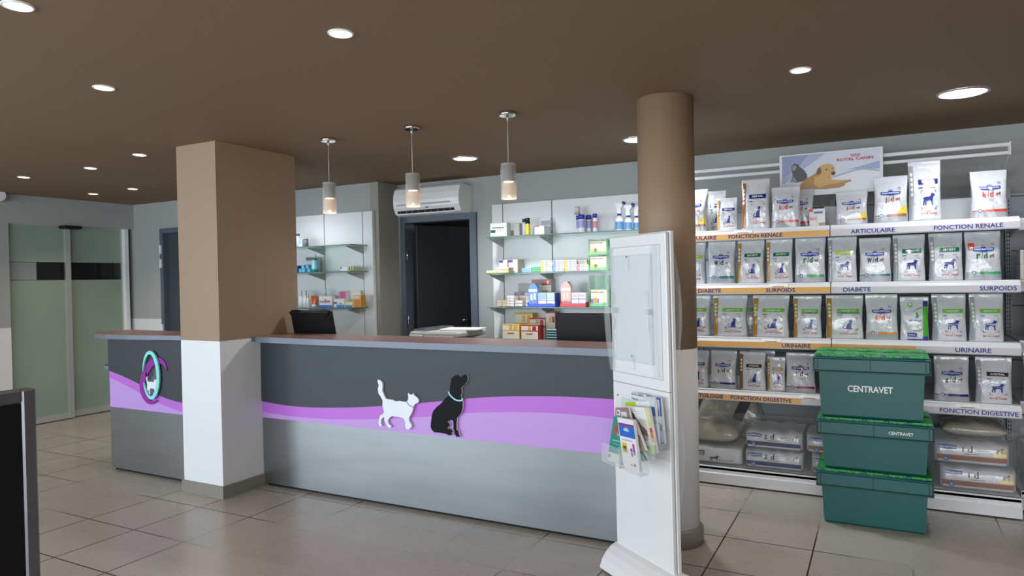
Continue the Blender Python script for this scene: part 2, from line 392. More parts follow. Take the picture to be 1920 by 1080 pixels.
spl = [(-3.93, .528), (-3.756, .519), (-3.576, .516), (-3.316, .523), (-3.069, .539), (-2.873, .558), (-2.538, .596), (-2.229, .643), (-2.02, .664), (-1.772, .682), (-1.538, .689), (-1.2, .681)]
cR, ox, oy = counter('reception_counter', 'long slate grey reception counter with violet wave band and cat and dog cut-outs', CR0, CR1, FY, 3.70, None, top, spl, .488)
def slab(pts, z0, z1, par, ox, oy, name='countertop'):
    b = MB(); P = [(x-ox, y-oy) for x, y in pts]
    n = len(P); a2 = sum(P[i][0]*P[(i+1) % n][1]-P[(i+1) % n][0]*P[i][1] for i in range(n))
    if a2 < 0: P.reverse()
    b.poly(P, lambda a, c, d: (a, c, z1-d), M_slabtop, z1-z0, M_slabedge)
    return b.build(name, par)
def arc(cx, cy, r, a0, a1, n=8): return [(cx+r*math.cos(math.radians(a0+(a1-a0)*k/n)), cy+r*math.sin(math.radians(a0+(a1-a0)*k/n))) for k in range(n+1)]
slab([(-3.926, 3.78), (-3.926, 3.455)]+arc(-3.83, 3.53, .1, 210, 270, 5)+[(-3.3, 3.40), (-1.21, 3.385), (-1.17, 3.42), (-1.17, 3.78)], 1.037, 1.075, cR, ox, oy)
b = MB(); b.box(CR0-ox+.0, CR1-ox, .08, .50, .72, .75, M_slabtop); b.box(CR0-ox+.02, CR0-ox+.05, .09, .48, 0, .72, M_lam); b.box(CR1-ox-.05, CR1-ox-.02, .09, .48, 0, .72, M_lam)
b.build('work_surface', cR)
# cut-out animals on the front
CAT = "-2.862,0.816 -2.843,0.814 -2.826,0.801 -2.823,0.778 -2.827,0.747 -2.813,0.718 -2.798,0.696 -2.773,0.695 -2.745,0.693 -2.723,0.686 -2.692,0.690 -2.655,0.687 -2.635,0.690 -2.624,0.705 -2.622,0.720 -2.626,0.739 -2.620,0.744 -2.608,0.735 -2.593,0.736 -2.585,0.747 -2.582,0.737 -2.569,0.728 -2.554,0.719 -2.544,0.706 -2.547,0.690 -2.564,0.683 -2.579,0.673 -2.586,0.658 -2.596,0.627 -2.611,0.604 -2.621,0.591 -2.621,0.571 -2.604,0.547 -2.601,0.535 -2.617,0.521 -2.629,0.513 -2.644,0.519 -2.652,0.533 -2.649,0.559 -2.664,0.582 -2.682,0.586 -2.719,0.588 -2.754,0.589 -2.776,0.576 -2.789,0.555 -2.780,0.535 -2.762,0.527 -2.765,0.516 -2.781,0.514 -2.796,0.526 -2.808,0.548 -2.818,0.563 -2.814,0.576 -2.830,0.574 -2.841,0.558 -2.844,0.535 -2.836,0.521 -2.847,0.516 -2.860,0.524 -2.863,0.536 -2.856,0.567 -2.849,0.586 -2.826,0.598 -2.816,0.611 -2.822,0.631 -2.828,0.656 -2.825,0.682 -2.839,0.706 -2.858,0.728 -2.863,0.755 -2.854,0.781 -2.864,0.804"
DOG = "-2.248,0.877 -2.237,0.868 -2.228,0.866 -2.215,0.874 -2.198,0.882 -2.187,0.877 -2.182,0.861 -2.188,0.839 -2.202,0.822 -2.216,0.812 -2.229,0.799 -2.228,0.783 -2.226,0.766 -2.234,0.758 -2.233,0.740 -2.222,0.716 -2.223,0.683 -2.231,0.654 -2.249,0.629 -2.264,0.616 -2.268,0.584 -2.270,0.546 -2.256,0.537 -2.254,0.523 -2.246,0.503 -2.274,0.502 -2.283,0.521 -2.285,0.540 -2.293,0.549 -2.290,0.568 -2.294,0.597 -2.304,0.603 -2.323,0.595 -2.333,0.584 -2.318,0.578 -2.316,0.566 -2.330,0.555 -2.333,0.545 -2.307,0.545 -2.296,0.534 -2.305,0.524 -2.300,0.512 -2.322,0.505 -2.351,0.513 -2.394,0.515 -2.432,0.514 -2.452,0.530 -2.458,0.549 -2.454,0.579 -2.447,0.619 -2.437,0.644 -2.413,0.670 -2.375,0.697 -2.346,0.728 -2.322,0.748 -2.313,0.768 -2.311,0.802 -2.303,0.831 -2.301,0.850 -2.282,0.866 -2.265,0.874"
pp = lambda s: [tuple(map(float, t.split(','))) for t in s.split()]
def cutout(name, pts, mt, lab):
    b = MB(); b.poly([(a-ox, c) for a, c in reversed(pts)], XZ(FY-.022-oy), mt, .014, M_paper)
    o = b.build(name, cR); o['label'] = lab; return o
c1 = cutout('cat_cutout', pp(CAT), mat('white_cutout', (225, 232, 238), .4), 'white walking cat silhouette with raised tail')
c2 = cutout('dog_cutout', pp(DOG), mat('black_cutout', (8, 8, 13), .6, spec=.2), 'black sitting dog silhouette with pale blue collar')
def ribbon(b, pts, wd, mp, mt, th=None):
    n = len(pts); L = []; R = []
    for i, (x, y) in enumerate(pts):
        a = pts[max(0, i-1)]; c = pts[min(n-1, i+1)]; dx, dy = c[0]-a[0], c[1]-a[1]; l = math.hypot(dx, dy) or 1
        k = wd(i/(n-1))/2 if callable(wd) else wd/2
        L.append((x-dy/l*k, y+dx/l*k)); R.append((x+dy/l*k, y-dx/l*k))
    b.poly(L+R[::-1], mp, mt, th)
b = MB(); ribbon(b, curve_pts([(-2.319-ox, .772), (-2.310-ox, .752), (-2.275-ox, .727), (-2.245-ox, .722), (-2.224-ox, .727), (-2.222-ox, .738)], 5), .008, XZ(FY-.026-oy), mat('pale_blue_collar', (165, 228, 232), .4), .004); b.build('collar', c2)
b = MB(); ribbon(b, curve_pts([(-2.636-ox, .690), (-2.615-ox, .668), (-2.585-ox, .658)], 5), .004, XZ(FY-.024-oy), mat('violet_collar', (140, 70, 170), .4), .002); b.build('collar', c1)

# left counter
topl = [(-5.39, .785), (-5.206, .747), (-5.022, .701), (-4.786, .630), (-4.671, .604), (-4.506, .587), (-4.34, .582)]
spll = [(-5.39, .727), (-5.272, .698), (-5.085, .649), (-4.807, .568), (-4.505, .514), (-4.34, .503)]
LY = 3.335
cL, ox, oy = counter('reception_counter', 'short slate grey end counter with logo of two rings, left of the square pillar', -5.39, -4.33, LY, 3.62, None, topl, spll, .498)
slab([(-4.33, 3.64), (-4.33, 3.36), (-4.55, 3.345), (-4.74, 3.323), (-5.066, 3.28), (-5.311, 3.262), (-5.5, 3.30), (-5.63, 3.37), (-5.72, 3.47), (-5.74, 3.58), (-5.70, 3.66), (-5.6, 3.70)], 1.04, 1.075, cL, ox, oy)
slab([(-4.9, 4.1), (-4.9, 3.63), (-5.3, 3.6), (-5.395, 3.42), (-5.56, 3.40), (-5.66, 3.47), (-5.70, 3.6), (-5.62, 3.9), (-5.4, 4.1)], .775, .805, cL, ox, oy, 'work_surface')
b = MB(); b.lathe([(.03, 0), (.03, .775)], M_alu2, (-5.5-ox, 3.75-oy, 0)); b.lathe([(.02, .805), (.02, 1.04)], M_alu2, (-5.5-ox, 3.6-oy, 0)); b.build('support_post', cL)
# ring logo
def ell(cx, cz, rx, rz, a0, a1, n=40, rot=0):
    out = []
    for k in range(n+1):
        a = math.radians(a0+(a1-a0)*k/n); x, z = rx*math.cos(a), rz*math.sin(a)
        out.append((cx+x*math.cos(rot)-z*math.sin(rot)-ox, cz+x*math.sin(rot)+z*math.cos(rot)))
    return out
b = MB(); ribbon(b, ell(-4.842, .776, .088, .170, 172, -160, 48), lambda t: .003+.030*math.sin(PI*t)**.7, XZ(LY-.03-oy), mat('turquoise_ring', (136, 226, 216), .4), .012); b.build('turquoise_ring', cL)
pur = curve_pts([(-4.668-ox, .815), (-4.70-ox, .868), (-4.76-ox, .889), (-4.83-ox, .872), (-4.905-ox, .810), (-4.955-ox, .725), (-4.962-ox, .650), (-4.92-ox, .590), (-4.86-ox, .566), (-4.795-ox, .588)], 6)
b = MB(); ribbon(b, pur, lambda t: .003+.056*math.sin(PI*t)**.8, XZ(LY-.016-oy), mat('purple_ring', (140, 24, 150), .4), .012); b.build('purple_ring', cL)
DOGS = [(0,.62),(.03,.60),(.14,.66),(.3,.69),(.5,.69),(.62,.76),(.68,.92),(.75,1),(.84,.97),(.86,.92),(.98,.88),(.98,.82),(.87,.79),(.84,.66),(.8,.45),(.79,.3),(.82,.02),(.73,0),(.71,.25),(.66,.38),(.5,.42),(.36,.38),(.31,.22),(.32,.02),(.23,0),(.24,.22),(.2,.3),(.15,.2),(.17,.02),(.07,0),(.08,.22),(.12,.4),(.14,.56)]
CATS = [(.3,0),(.88,0),(.88,.05),(.78,.09),(.8,.4),(.85,.6),(.82,.7),(.92,.8),(.9,.92),(.84,.93),(.81,1),(.76,.93),(.70,.93),(.66,1),(.6,.86),(.62,.72),(.5,.58),(.38,.4),(.33,.13),(.2,.07),(.1,.14),(.1,.25),(.2,.35),(.2,.42),(.08,.35),(0,.22),(.02,.08),(.15,0)]
CATW = [(0,.95),(.06,.98),(.1,.8),(.12,.62),(.2,.55),(.45,.56),(.66,.55),(.7,.68),(.76,.64),(.82,.68),(.9,.6),(.93,.5),(.82,.42),(.8,.3),(.84,.02),(.74,0),(.68,.25),(.4,.28),(.3,.2),(.34,.02),(.24,0),(.2,.25),(.12,.02),(.04,.02),(.1,.4),(.05,.6),(-.02,.8)]
def emb(b, P, u0, v0, u1, v1, mp, mt, thick=None, flip=False):
    Q = [((u1-(u1-u0)*a) if flip else (u0+(u1-u0)*a), v0+(v1-v0)*c) for a, c in P]; b.poly(Q, mp, mt, thick)
b = MB(); emb(b, CATW, -4.915-ox, .628, -4.775-ox, .80, XZ(LY-.016-oy), mat('white_cutout', (225, 232, 238)), .008); b.build('cat_cutout', cL)
dogp = [(-2.246, .503)]
DN = [((x+2.46)/.28, (z-.502)/.38) for x, z in pp(DOG)]
b = MB(); emb(b, DN, -4.905-ox, .64, -4.755-ox, .845, XZ(LY-.012-oy), mat('slate_cutout', (86, 84, 96), .5), .006); b.build('dog_cutout', cL)

# ================================================================ COUNTER THINGS
def monitor(loc, rz, label, wd=.42, ht=.30, tilt=.12):
    t = thing('computer_monitor', label, 'monitor', loc, rz)
    zb = .135
    def tl(b):
        a = -tilt; c, s_ = math.cos(a), math.sin(a); b.v = [(x, y*c+(q-zb)*s_, zb-y*s_+(q-zb)*c) for x, y, q in b.v]; return b
    b = MB(); b.box(-wd/2, wd/2, -.012, .022, zb, zb+ht, M_black, .008); tl(b).build('housing', t)
    b = MB(); pts = [(-wd/2+.02, zb+ht-.01), (wd/2-.02, zb+ht-.01)]+[(wd/2*.9*math.cos(a), zb+ht-.015-.075*math.sin(a)) for a in [PI*k/14 for k in range(15)]]
    pts = [(-wd/2+.01, zb+ht-.006)]+[(-wd/2*.95*math.cos(PI*k/16), zb+ht-.012-.055*math.sin(PI*k/16)) for k in range(17)]+[(wd/2-.01, zb+ht-.006)]
    b.poly(pts, XZ(-.026), M_black, .014); tl(b).build('rear_ridge', t)
    b = MB(); b.box(-.03, .03, .015, .05, .01, zb+.12, M_black, .008); b.lathe([(.11, 0), (.11, .012), (.04, .02)], M_black, (0, .06, 0), n=28); b.build('stand', t)
    b = MB(); b.box(.03, .075, -.0135, -.012, zb+.045, zb+.065, M_paper); b.box(.03, .06, -.0135, -.012, zb+.085, zb+.089, M_paper); b.box(.08, .12, -.0135, -.012, zb+.05, zb+.054, M_paper); b.box(.085, .13, -.0135, -.012, zb+.07, zb+.074, M_paper); tl(b).build('rear_label', t)
    b = MB(); b.box(-wd/2+.015, wd/2-.015, .0215, .0235, zb+.02, zb+ht-.015, M_dark); tl(b).build('screen', t)
    return t
m1 = monitor((-3.70, 3.875, .752), math.radians(2), 'black computer monitor seen from behind beside the square pillar', .385, .365, .22)
m2 = monitor((-1.54, 3.93, .752), math.radians(2), 'black computer monitor seen from behind, left of the white brochure stand', .46, .345, .1)
m3 = monitor((-4.72, 4.02, .805), math.radians(-30), 'black computer monitor behind the end counter, nearly hidden by the square pillar', .36, .35)

# copier behind the counter
t = thing('copier', 'pale grey office copier with papers on its lid behind the long counter', 'copier', (-2.915, 4.445, 0)); M_cop = mat('pale_grey_plastic', (180, 181, 174), .5); M_cop2 = mat('warm_grey_plastic', (168, 164, 152), .5)
b = MB(); b.box(-.20, .20, -.20, .21, .04, .93, M_cop2, .01); b.build('body', t)
b = MB(); b.box(-.21, .21, -.235, .21, .94, 1.02, M_cop2, .01); b.build('scanner_unit', t)
b = MB(); b.box(-.20, -.075, -.243, -.235, .955, 1.045, M_plast, .004); b.box(-.065, .19, -.243, -.235, .955, 1.04, M_plast, .004); b.build('control_panel', t)
b = MB(); b.box(-.205, .21, -.235, .205, 1.024, 1.068, M_cop, .012); b.build('lid', t)
b = MB(); b.box(-.2, -.08, -.19, .2, 1.062, 1.085, M_alu2, .008); b.build('document_feeder', t)
b = MB()
for z in (.2, .4, .6): b.box(-.19, .19, -.21, -.20, z, z+.17, M_cop, .004)
b.build('paper_tray', t)
def sheets(loc, rz, label, wd, dp, n, name='paper_sheets'):
    b = MB()
    for k in range(n): 
        a = random.uniform(-.08, .08); c, s = math.cos(a), math.sin(a); z = .0025*k
        P = [(-wd/2, -dp/2), (wd/2, -dp/2), (wd/2, dp/2), (-wd/2, dp/2)]; P = [(x*c-y*s, x*s+y*c) for x, y in P]
        b.poly(P, lambda A, B, d, z=z: (A, B, z+.0024-d), M_paper, .0022)
    o = tag(b.build(name), label, 'paper'); o.location = loc; o.rotation_euler = (0, 0, rz); return o
sheets((-2.80, 4.46, 1.0695), .25, 'loose white sheets of paper lying on the copier lid', .3, .21, 4)

# ================================================================ PENDANTS AND DOWNLIGHTS
M_warm = mat('warm_lamp_glow', (255, 196, 140), .5, emit=5); M_cool = mat('cool_lamp_glow', (245, 240, 255), .5, emit=14); M_wspot = mat('spot_lamp_glow', (255, 232, 220), .5, emit=12)
M_pglass = see('clear_pendant_glass', (226, 226, 222), .22)
M_fro = see('frosted_pendant_glass', (214, 206, 196), .2, .4)
def pt(name, loc, power, color, r=.03, spot=None, blend=.6):
    l = bpy.data.lights.new(name, 'SPOT' if spot else 'POINT'); l.energy = power; l.color = color; l.shadow_soft_size = r
    if spot: l.spot_size = math.radians(spot); l.spot_blend = blend
    o = bpy.data.objects.new(name, l); COL.objects.link(o); o.location = loc; return o
for (x, y), lab in zip(((-3.258, 3.545), (-2.574, 3.545), (-1.898, 3.55)), ('nearest the square pillar', 'in the middle of the row', 'nearest the round column')):
    t = thing('pendant_lamp', 'chrome and glass cylinder pendant lamp above the counter, '+lab, 'lamp', (x, y, 0), 0, 'pendant lamps over the counter')
    b = MB(); b.lathe([(.047, CZ-.022), (.047, CZ)], M_steel, n=32); b.lathe([(.006, CZ-.05), (.008, CZ-.022)], M_steel, n=12); b.build('ceiling_rose', t)
    b = MB(); b.lathe([(.0028, 2.105), (.0028, CZ-.045)], mat('clear_cable', (170, 165, 155), .4), n=8); b.build('cable', t)
    b = MB(); b.lathe([(.046, 1.908), (.046, 2.112), (.043, 2.112), (.043, 1.912), (.046, 1.908)], M_pglass, n=32, capb=False, capt=False); b.lathe([(.045, 2.106), (.045, 2.112)], M_pglass, n=32); b.build('glass_shade', t)
    b = MB(); b.lathe([(.035, 2.008), (.036, 2.10), (.012, 2.104)], mat('satin_chrome', (165, 167, 170),   .15, 1), n=32, capb=False); b.build('lamp_holder', t)
    b = MB(); b.lathe([(.030, 2.006), (.030, 2.009)], M_warm, n=24); b.lathe([(.004, 1.912), (.010, 1.918), (.006, 1.93)], M_warm, n=12); b.build('bulb_and_glint', t)  # small lower glow imitates the lamp reflection at the glass bottom
    b = MB(); b.lathe([(.037, 1.914), (.037, 2.004), (.035, 2.004), (.035, 1.914)], M_fro, n=32, capb=False, capt=False); b.build('frosted_sleeve', t)
    pt('pendant_light', (x, y, 1.86), .8, (1, .78, .55), .02)
pt('back_room_fill_light', (-3.2, 6.9, 2.2), 3, (.9, .95, 1), .1)  # unseen light added to lift the dark room behind the open door
spots = [(-2.586, 1.317, 'nearest the camera at the upper left'), (-3.31, 2.059, 'second from the front on the left'), (-1.836, 2.08, 'above the floor before the counter middle'), (-4.796, 3.237, 'just left of the square pillar'), (-5.649, 3.386, 'left of the one beside the pillar'), (-6.557, 3.35, 'furthest left near the left wall'),
         (-7.20, 4.335, 'in front of the sliding door header'), (-6.538, 4.33, 'in the far left corner'), (-.328, 3.564, 'right of the round column')]
for i, (x, y, lab) in enumerate(spots):
    t = thing('spotlight', 'small round recessed ceiling spotlight '+lab, 'ceiling light', (x, y, CZ), 0, 'small recessed spotlights')
    b = MB(); b.lathe([(.050, -.001), (.049, -.005), (.043, -.006), (.041, -.002)], M_plast, n=32, capb=False, capt=False); b.build('trim_ring', t)
    b = MB(); b.lathe([(.041, -.003), (.041, -.001)], M_wspot, n=32); b.build('lamp', t)
    pt('spot_light', (x, y, CZ-.03), 34 if x < -7 else 14, (1, .80, .60), .04, 110, .9)
for x, y, r, lab in ((.399, 4.497, .115, 'above the pet food shelves'), (-2.909, 4.714, .093, 'between the second and third pendant lamps'), (-1.50, 4.745, .10, 'mostly hidden behind the round column'), (-4.95, 4.75, .093, 'behind the square pillar')):
    t = thing('downlight', 'large round recessed ceiling downlight with bright cool lamps '+lab, 'ceiling light', (x, y, CZ), 0, 'large recessed downlights')
    b = MB(); b.lathe([(r+.012, -.001), (r+.011, -.006), (r+.002, -.008), (r-.006, -.002)], M_steel, n=40, capb=False, capt=False); b.build('trim_ring', t)
    b = MB(); b.lathe([(r-.004, -.004), (r-.004, -.001)], M_cool, n=40); b.build('lamp', t)
    pt('down_light', (x, y, CZ-.05), 24 if x > 0 else (22 if x < -4 else 72), (.93, .96, 1.0), .08, 150, .8)

# ================================================================ AIR CONDITIONER
t = thing('air_conditioner', 'white wall mounted air conditioner above the open dark door', 'air conditioner', (-3.80, 5.65, 0))
prof = [(0, 2.075), (0, 2.335), (-.17, 2.345), (-.20, 2.325), (-.222, 2.27), (-.228, 2.21), (-.222, 2.15), (-.205, 2.115), (-.19, 2.09), (-.15, 2.075)]
def extr(prof, x0, x1, mt, b=None):
    b = b or MB(); n = len(prof)
    b.poly(prof if True else 0, lambda a, c, d: (x1-d, a, c), mt, x1-x0, mt); return b
b = extr(prof, -.375, .375, M_plast); b.build('casing', t)
b = MB(); b.box(-.33, .28, -.2305, -.222, 2.166, 2.182, mat('light_grey_trim', (178, 180, 182), .4)); b.build('front_trim', t)
b = MB(); b.box(-.33, .31, -.218, -.17, 2.096, 2.118, M_dark); b.build('air_outlet', t)
b = MB(); b.box(-.34, .32, -.213, -.19, 2.080, 2.094, M_plast, .003)
for k in range(9): b.box(-.3+.072*k, -.297+.072*k, -.219, -.2, 2.09, 2.112, M_cop)
b.build('louvre', t)
b = MB(); b.box(.0, .03, -.2265, -.22, 2.133, 2.143, M_frame); b.build('badge', t)

# ================================================================ GLASS WALL SHELVES
def display(name, label, xs, YP, z0, z1, shelves, depth, gx0, gx1, joints, brackets):
    t = thing(name, label, 'shelving', ((xs[0]+xs[-1])/2, YP, 0)); ox_, oy_ = (xs[0]+xs[-1])/2, YP
    ed = [xs[0]]+joints+[xs[-1]]
    for i in range(len(ed)-1):
        b = MB(); b.box(ed[i]-ox_+.004, ed[i+1]-ox_-.004, 0, .04, z0, z1, M_panel, .003); b.build('back_panel', t)
    for j in joints:
        b = MB(); b.box(j-ox_-.005, j-ox_+.005, .012, .04, z0, z1, M_groove); b.build('upright_channel', t)
    for z, g1 in shelves:
        b = MB(); b.box(gx0-ox_, g1-ox_, -depth, -.003, z-.010, z, M_glassg, .002); b.build('glass_shelf', t)
        for j in brackets:
            b = MB(); b.poly([(-depth*.95, z-.012), (-depth*.95, z-.02), (0, z-.085), (0, z-.012)], lambda a, c, d, j=j: (j-ox_+.004-d, a, c), mat('bracket_grey', (176, 178, 172), .5), .008); b.build('bracket', t)
    return t
display('wall_shelving', 'white wall panels with green glass shelves between the dark door and the round column', [-3.182, -1.3], 5.60, .3, 2.135, [(1.820, -1.32), (1.498, -1.32), (1.200, -1.32), (.918, -1.32)], .27, -3.09, -1.32, [-3.064, -2.569, -1.57], [-3.064, -2.569, -1.57])
display('wall_shelving', 'white wall panels with glass shelves right of the square pillar', [-5.55, -4.333], 5.30, .3, 2.13, [(1.802, -4.40), (1.549, -4.40), (1.200, -4.40)], .25, -5.5, -4.40, [-5.45, -4.953, -4.458], [-4.953, -4.458])

# ---------------------------------------------------------------- shelf products
def carton(label, x0, x1, z, h, yf=5.42, dp=.09, col=(228, 228, 222), pr=(), tx=(), rz=0, cat='box', group=None, name='carton', lid=None, side=None):
    cx = (x0+x1)/2; wd = x1-x0-.002
    t = thing(name, label, cat, (cx, yf+dp/2, z), rz, group)
    b = MB(); b.box(-wd/2, wd/2, -dp/2, dp/2, 0, h, cmat(col) if not isinstance(col, str) else MC[col], min(.0015, h*.1))
    b.box(-wd/2+.004, wd/2-.004, -dp/2-.0006, -dp/2, h-.0035, h-.002, M_kraft) if h > .03 else None
    if side: b.box(wd/2-.001, wd/2+.0006, -dp/2+.001, dp/2-.001, .001, h-.001, cmat(side))
    b.build('body', t)
    if pr or tx:
        b = MB()
        for k_, (u0, v0, u1, v1, c) in enumerate(pr):
            mp = XZ(-dp/2-.0012-.0004*k_); b.rect(-wd/2+wd*u0, h*v0, -wd/2+wd*u1, h*v1, mp, cmat(c), 1)
        mp = XZ(-dp/2-.0018-.0004*len(pr))
        for s, u0, v0, u1, v1, c in tx: b.text(s, -wd/2+wd*u0, h*v0, -wd/2+wd*u1, h*v1, mp, cmat(c))
        b.build('printed_front', t)
    if lid:
        b = MB(); b.box(-wd/2, wd/2, dp/2-.004, dp/2, h, h+lid[0], cmat(lid[1])); 
        if len(lid) > 2: b.box(-wd/2+.004, wd/2-.004, dp/2-.005, dp/2-.004, h+lid[0]*.15, h+lid[0]*.75, cmat(lid[2]))
        b.build('raised_lid', t)
    return t
def bottle(label, x0, x1, z, h, yf=5.42, col=(230, 232, 234), cap=(230, 230, 232), lab=None, capf=.2, neck=.6, capr=.75, name='bottle', cat='bottle', group=None, band=(.2, .6), trans=False):
    cx = (x0+x1)/2; r = (x1-x0)/2
    t = thing(name, label, cat, (cx, yf+r, z), 0, group); hc = h*(1-capf)
    mt = cmat(col) if not trans else mat('tinted_clear_%d' % col[0], col, .08, trans=.6)
    b = MB(); b.lathe([(r*.9, 0), (r, h*.02), (r, hc*.8), (r*neck if neck < .95 else r, hc)], mt, n=20); b.build('body', t)
    b = MB(); b.lathe([(r*capr, hc), (r*capr, h*.985), (r*capr*.85, h)], cmat(cap), n=20); b.build('cap', t)
    if lab:
        b = MB(); b.lathe([(r*1.015, hc*band[0]), (r*1.015, hc*band[1])], cmat(lab), n=20, capb=False, capt=False); b.build('label_band', t)
    return t
def spray(label, x0, x1, z, h, yf=5.42, g=None):
    t = bottle(label, x0, x1, z, h*.66, yf, (232, 234, 236), (40, 46, 150), (96, 150, 200), .12, .5, .5, 'spray_bottle', 'bottle', g, (.1, .6)); r = (x1-x0)/2
    b = MB(); z0 = h*.66
    b.poly([(-.016, z0), (.016, z0), (.016, z0+.045), (.026, z0+.055), (.04, z0+.075), (.028, z0+.085), (-.03, z0+.085), (-.034, z0+.068), (-.016, z0+.055)], lambda a, c, d: (a, -.012+d, c), cmat((232, 234, 236)), .024); b.build('trigger_head', t)
    b = MB(); b.lathe([(.016, 0), (.012, .022)], cmat((44, 44, 150)), n=12, tf=lambda v: (.03+v[2], v[1], z0+.083+v[0])); b.build('nozzle', t)
    return t
BL = (44, 56, 160); GR = (90, 96, 100)
z = 1.822
t = carton('white carton with dark green oval at the left end of the top glass shelf', -3.09, -2.922, z, .125, 5.41, .08, (220, 222, 212), [(.12, .62, .85, .68, GR), (.03, .3, .32, .5, (30, 80, 74)), (.42, .35, .5, .6, (200, 190, 180)), (.58, .35, .66, .6, (190, 180, 200)), (.75, .35, .83, .62, (196, 200, 190)), (.05, .06, .95, .22, (206, 214, 200))])
b = MB(); carton('plain grey carton standing behind the carton with the green oval', -2.90, -2.84, z, .12, 5.50, .07, (170, 168, 160))
bottle('silver spray can with black cap on the top glass shelf', -2.786, -2.744, z, .150, 5.43, (178, 184, 190), (24, 24, 26), None, .22, .98, .9, 'spray_can', 'spray can')
bottle('yellow and black spray can on the top glass shelf', -2.744, -2.702, z, .152, 5.41, (38, 38, 34), (24, 24, 26), (222, 200, 60), .22, .98, .9, 'spray_can', 'spray can', None, (.05, .85))
carton('open white display box with red trim on the top glass shelf', -2.65, -2.555, z, .078, 5.41, .13, (232, 230, 230), [(0, .9, .5, 1, (170, 60, 80))], lid=(.07, (216, 216, 220), (150, 150, 165)))
bottle('tall white spray can with grey collar behind the blue lidded tubs', -2.307, -2.256, z, .228, 5.47, (226, 228, 232), (214, 212, 210), (150, 140, 140), .22, .98, .85, 'spray_can', 'spray can', None, (.88, .97))
for x0, x1, yf, l in ((-2.275, -2.222, 5.43, 'left'), (-2.235, -2.180, 5.375, 'middle, foremost'), (-2.196, -2.148, 5.45, 'right')):
    bottle('white tub with dark blue lid, %s of three beside the tall white can' % l, x0, x1, z, .148, yf, (222, 222, 234), BL, (150, 150, 205), .26, .98, 1.02, 'tub', 'tub', 'blue lidded tubs', (.35, .9))
bottle('slim white spray can with blue cap standing alone on the top glass shelf', -2.120, -2.082, z, .152, 5.42, (226, 228, 236), BL, (206, 130, 140), .22, .98, .98, 'spray_can', 'spray can', None, (.3, .75))
for (x0, x1, h, yf, l) in ((-1.928, -1.860, .215, 5.42, 'leftmost, tallest'), (-1.846, -1.786, .185, 5.42, 'middle'), (-1.790, -1.735, .180, 5.47, 'beside the round column')):
    spray('white trigger spray bottle with blue neck on the top glass shelf, '+l, x0, x1, z, h, yf, 'trigger spray bottles')
# middle shelf
z = 1.500; PU = (92, 70, 160)
for x0, x1, l in ((-3.037, -2.948, 'left'), (-2.944, -2.845, 'right')):
    carton('white carton with violet corner mark on the middle glass shelf, %s of two' % l, x0, x1, z, .118, 5.47, .1, (232, 228, 228), [(0, .78, .45, .97, PU), (.1, .3, .7, .34, (200, 170, 180)), (.1, .42, .6, .46, (190, 170, 190)), (.94, 0, 1, 1, (210, 130, 90))], side=(176, 166, 140))
carton('flat yellow and white carton, single one at the left end of the middle glass shelf', -3.11, -3.002, z, .022, 5.36, .08, (236, 226, 190), [(0, 0, 1, .4, (226, 186, 80))])
for k, l in enumerate(('lower', 'upper')):
    carton('flat orange edged white carton, %s of two before the violet marked cartons' % l, -3.0, -2.884, z+.0235*k, .0225, 5.36, .09, (236, 230, 214), [(0, 0, 1, .35, (226, 166, 70))], side=(180, 160, 100))
def stack(n, x0, x1, z, h, yf, dp, lab, kind, pr, tx=(), col=(232, 230, 230), group=None, side=None):
    names = {2: ('lower', 'upper'), 3: ('bottom', 'middle', 'top'), 4: ('bottom', 'second', 'third', 'top'), 5: ('bottom', 'second', 'middle', 'fourth', 'top')}[n]
    for k in range(n):
        j = random.uniform(-.002, .002)
        carton('%s, %s in stack %s' % (kind, names[k], lab), x0+j, x1+j, z+h*k+.0004*k, h-.0004, yf, dp, col, pr, tx, group=group, side=side)
stack(3, -2.786, -2.690, z, .0125, 5.42, .1, 'on the middle glass shelf', 'thin pale blue carton', [(0, .2, .9, .6, (96, 160, 205))], col=(170, 200, 220))
stack(3, -2.688, -2.590, z, .0155, 5.42, .1, 'beside the thin pale blue cartons', 'thin green carton', [(0, .2, .95, .75, (60, 165, 100))], col=(150, 210, 170))
sp = lambda c: [(0, .1, .28, .9, c), (.40, .2, .62, .75, (168, 164, 176)), (.70, .2, .95, .5, (180, 180, 190))]
stack(5, -2.589, -2.480, z, .0195, 5.40, .12, 'left of the shelf joint', 'small white carton with orange left end', sp((238, 190, 90)), side=(200, 190, 170))
stack(5, -2.478, -2.370, z, .0195, 5.40, .12, 'right of the shelf joint', 'small white carton with blue left end', sp((120, 150, 215)))
stack(5, -2.368, -2.258, z, .0190, 5.40, .12, 'right of the blue ended stack', 'small white carton with orange left end', sp((240, 190, 80)))
stack(2, -2.256, -2.150, z, .027, 5.40, .12, 'beside the green holders', 'small white carton with pink left end', sp((232, 120, 160)))
stack(2, -2.252, -2.170, z+.0545, .020, 5.42, .10, 'above the pink ended cartons', 'small grey beige carton', [(.1, .3, .7, .6, (140, 130, 120))], col=(196, 184, 166))
def holder(label, x0, x1, z, h, yf=5.40):
    t = thing('display_holder', label, 'holder', ((x0+x1)/2, yf, z)); wd = (x1-x0)/2
    b = MB(); b.box(-wd, wd, 0, .13, 0, .006, M_acrylg); b.build('base', t)
    b = MB(); b.box(-wd, wd, .126, .13, 0, h, M_acrylg); b.build('back', t)
    for s in (-1, 1):
        b = MB(); b.box(s*wd-.003, s*wd+.003, 0, .13, 0, h, M_acrylg); b.build('side', t)
    b = MB(); b.box(-wd, wd, -.002, .002, 0, .035, M_acrylg); b.build('front_lip', t)
    return t
holder('green clear acrylic holder standing on the middle glass shelf, lower of two', -2.150, -1.985, 1.500, .128)
holder('green clear acrylic holder standing on the middle glass shelf, upper of two', -2.150, -1.985, 1.630, .135)
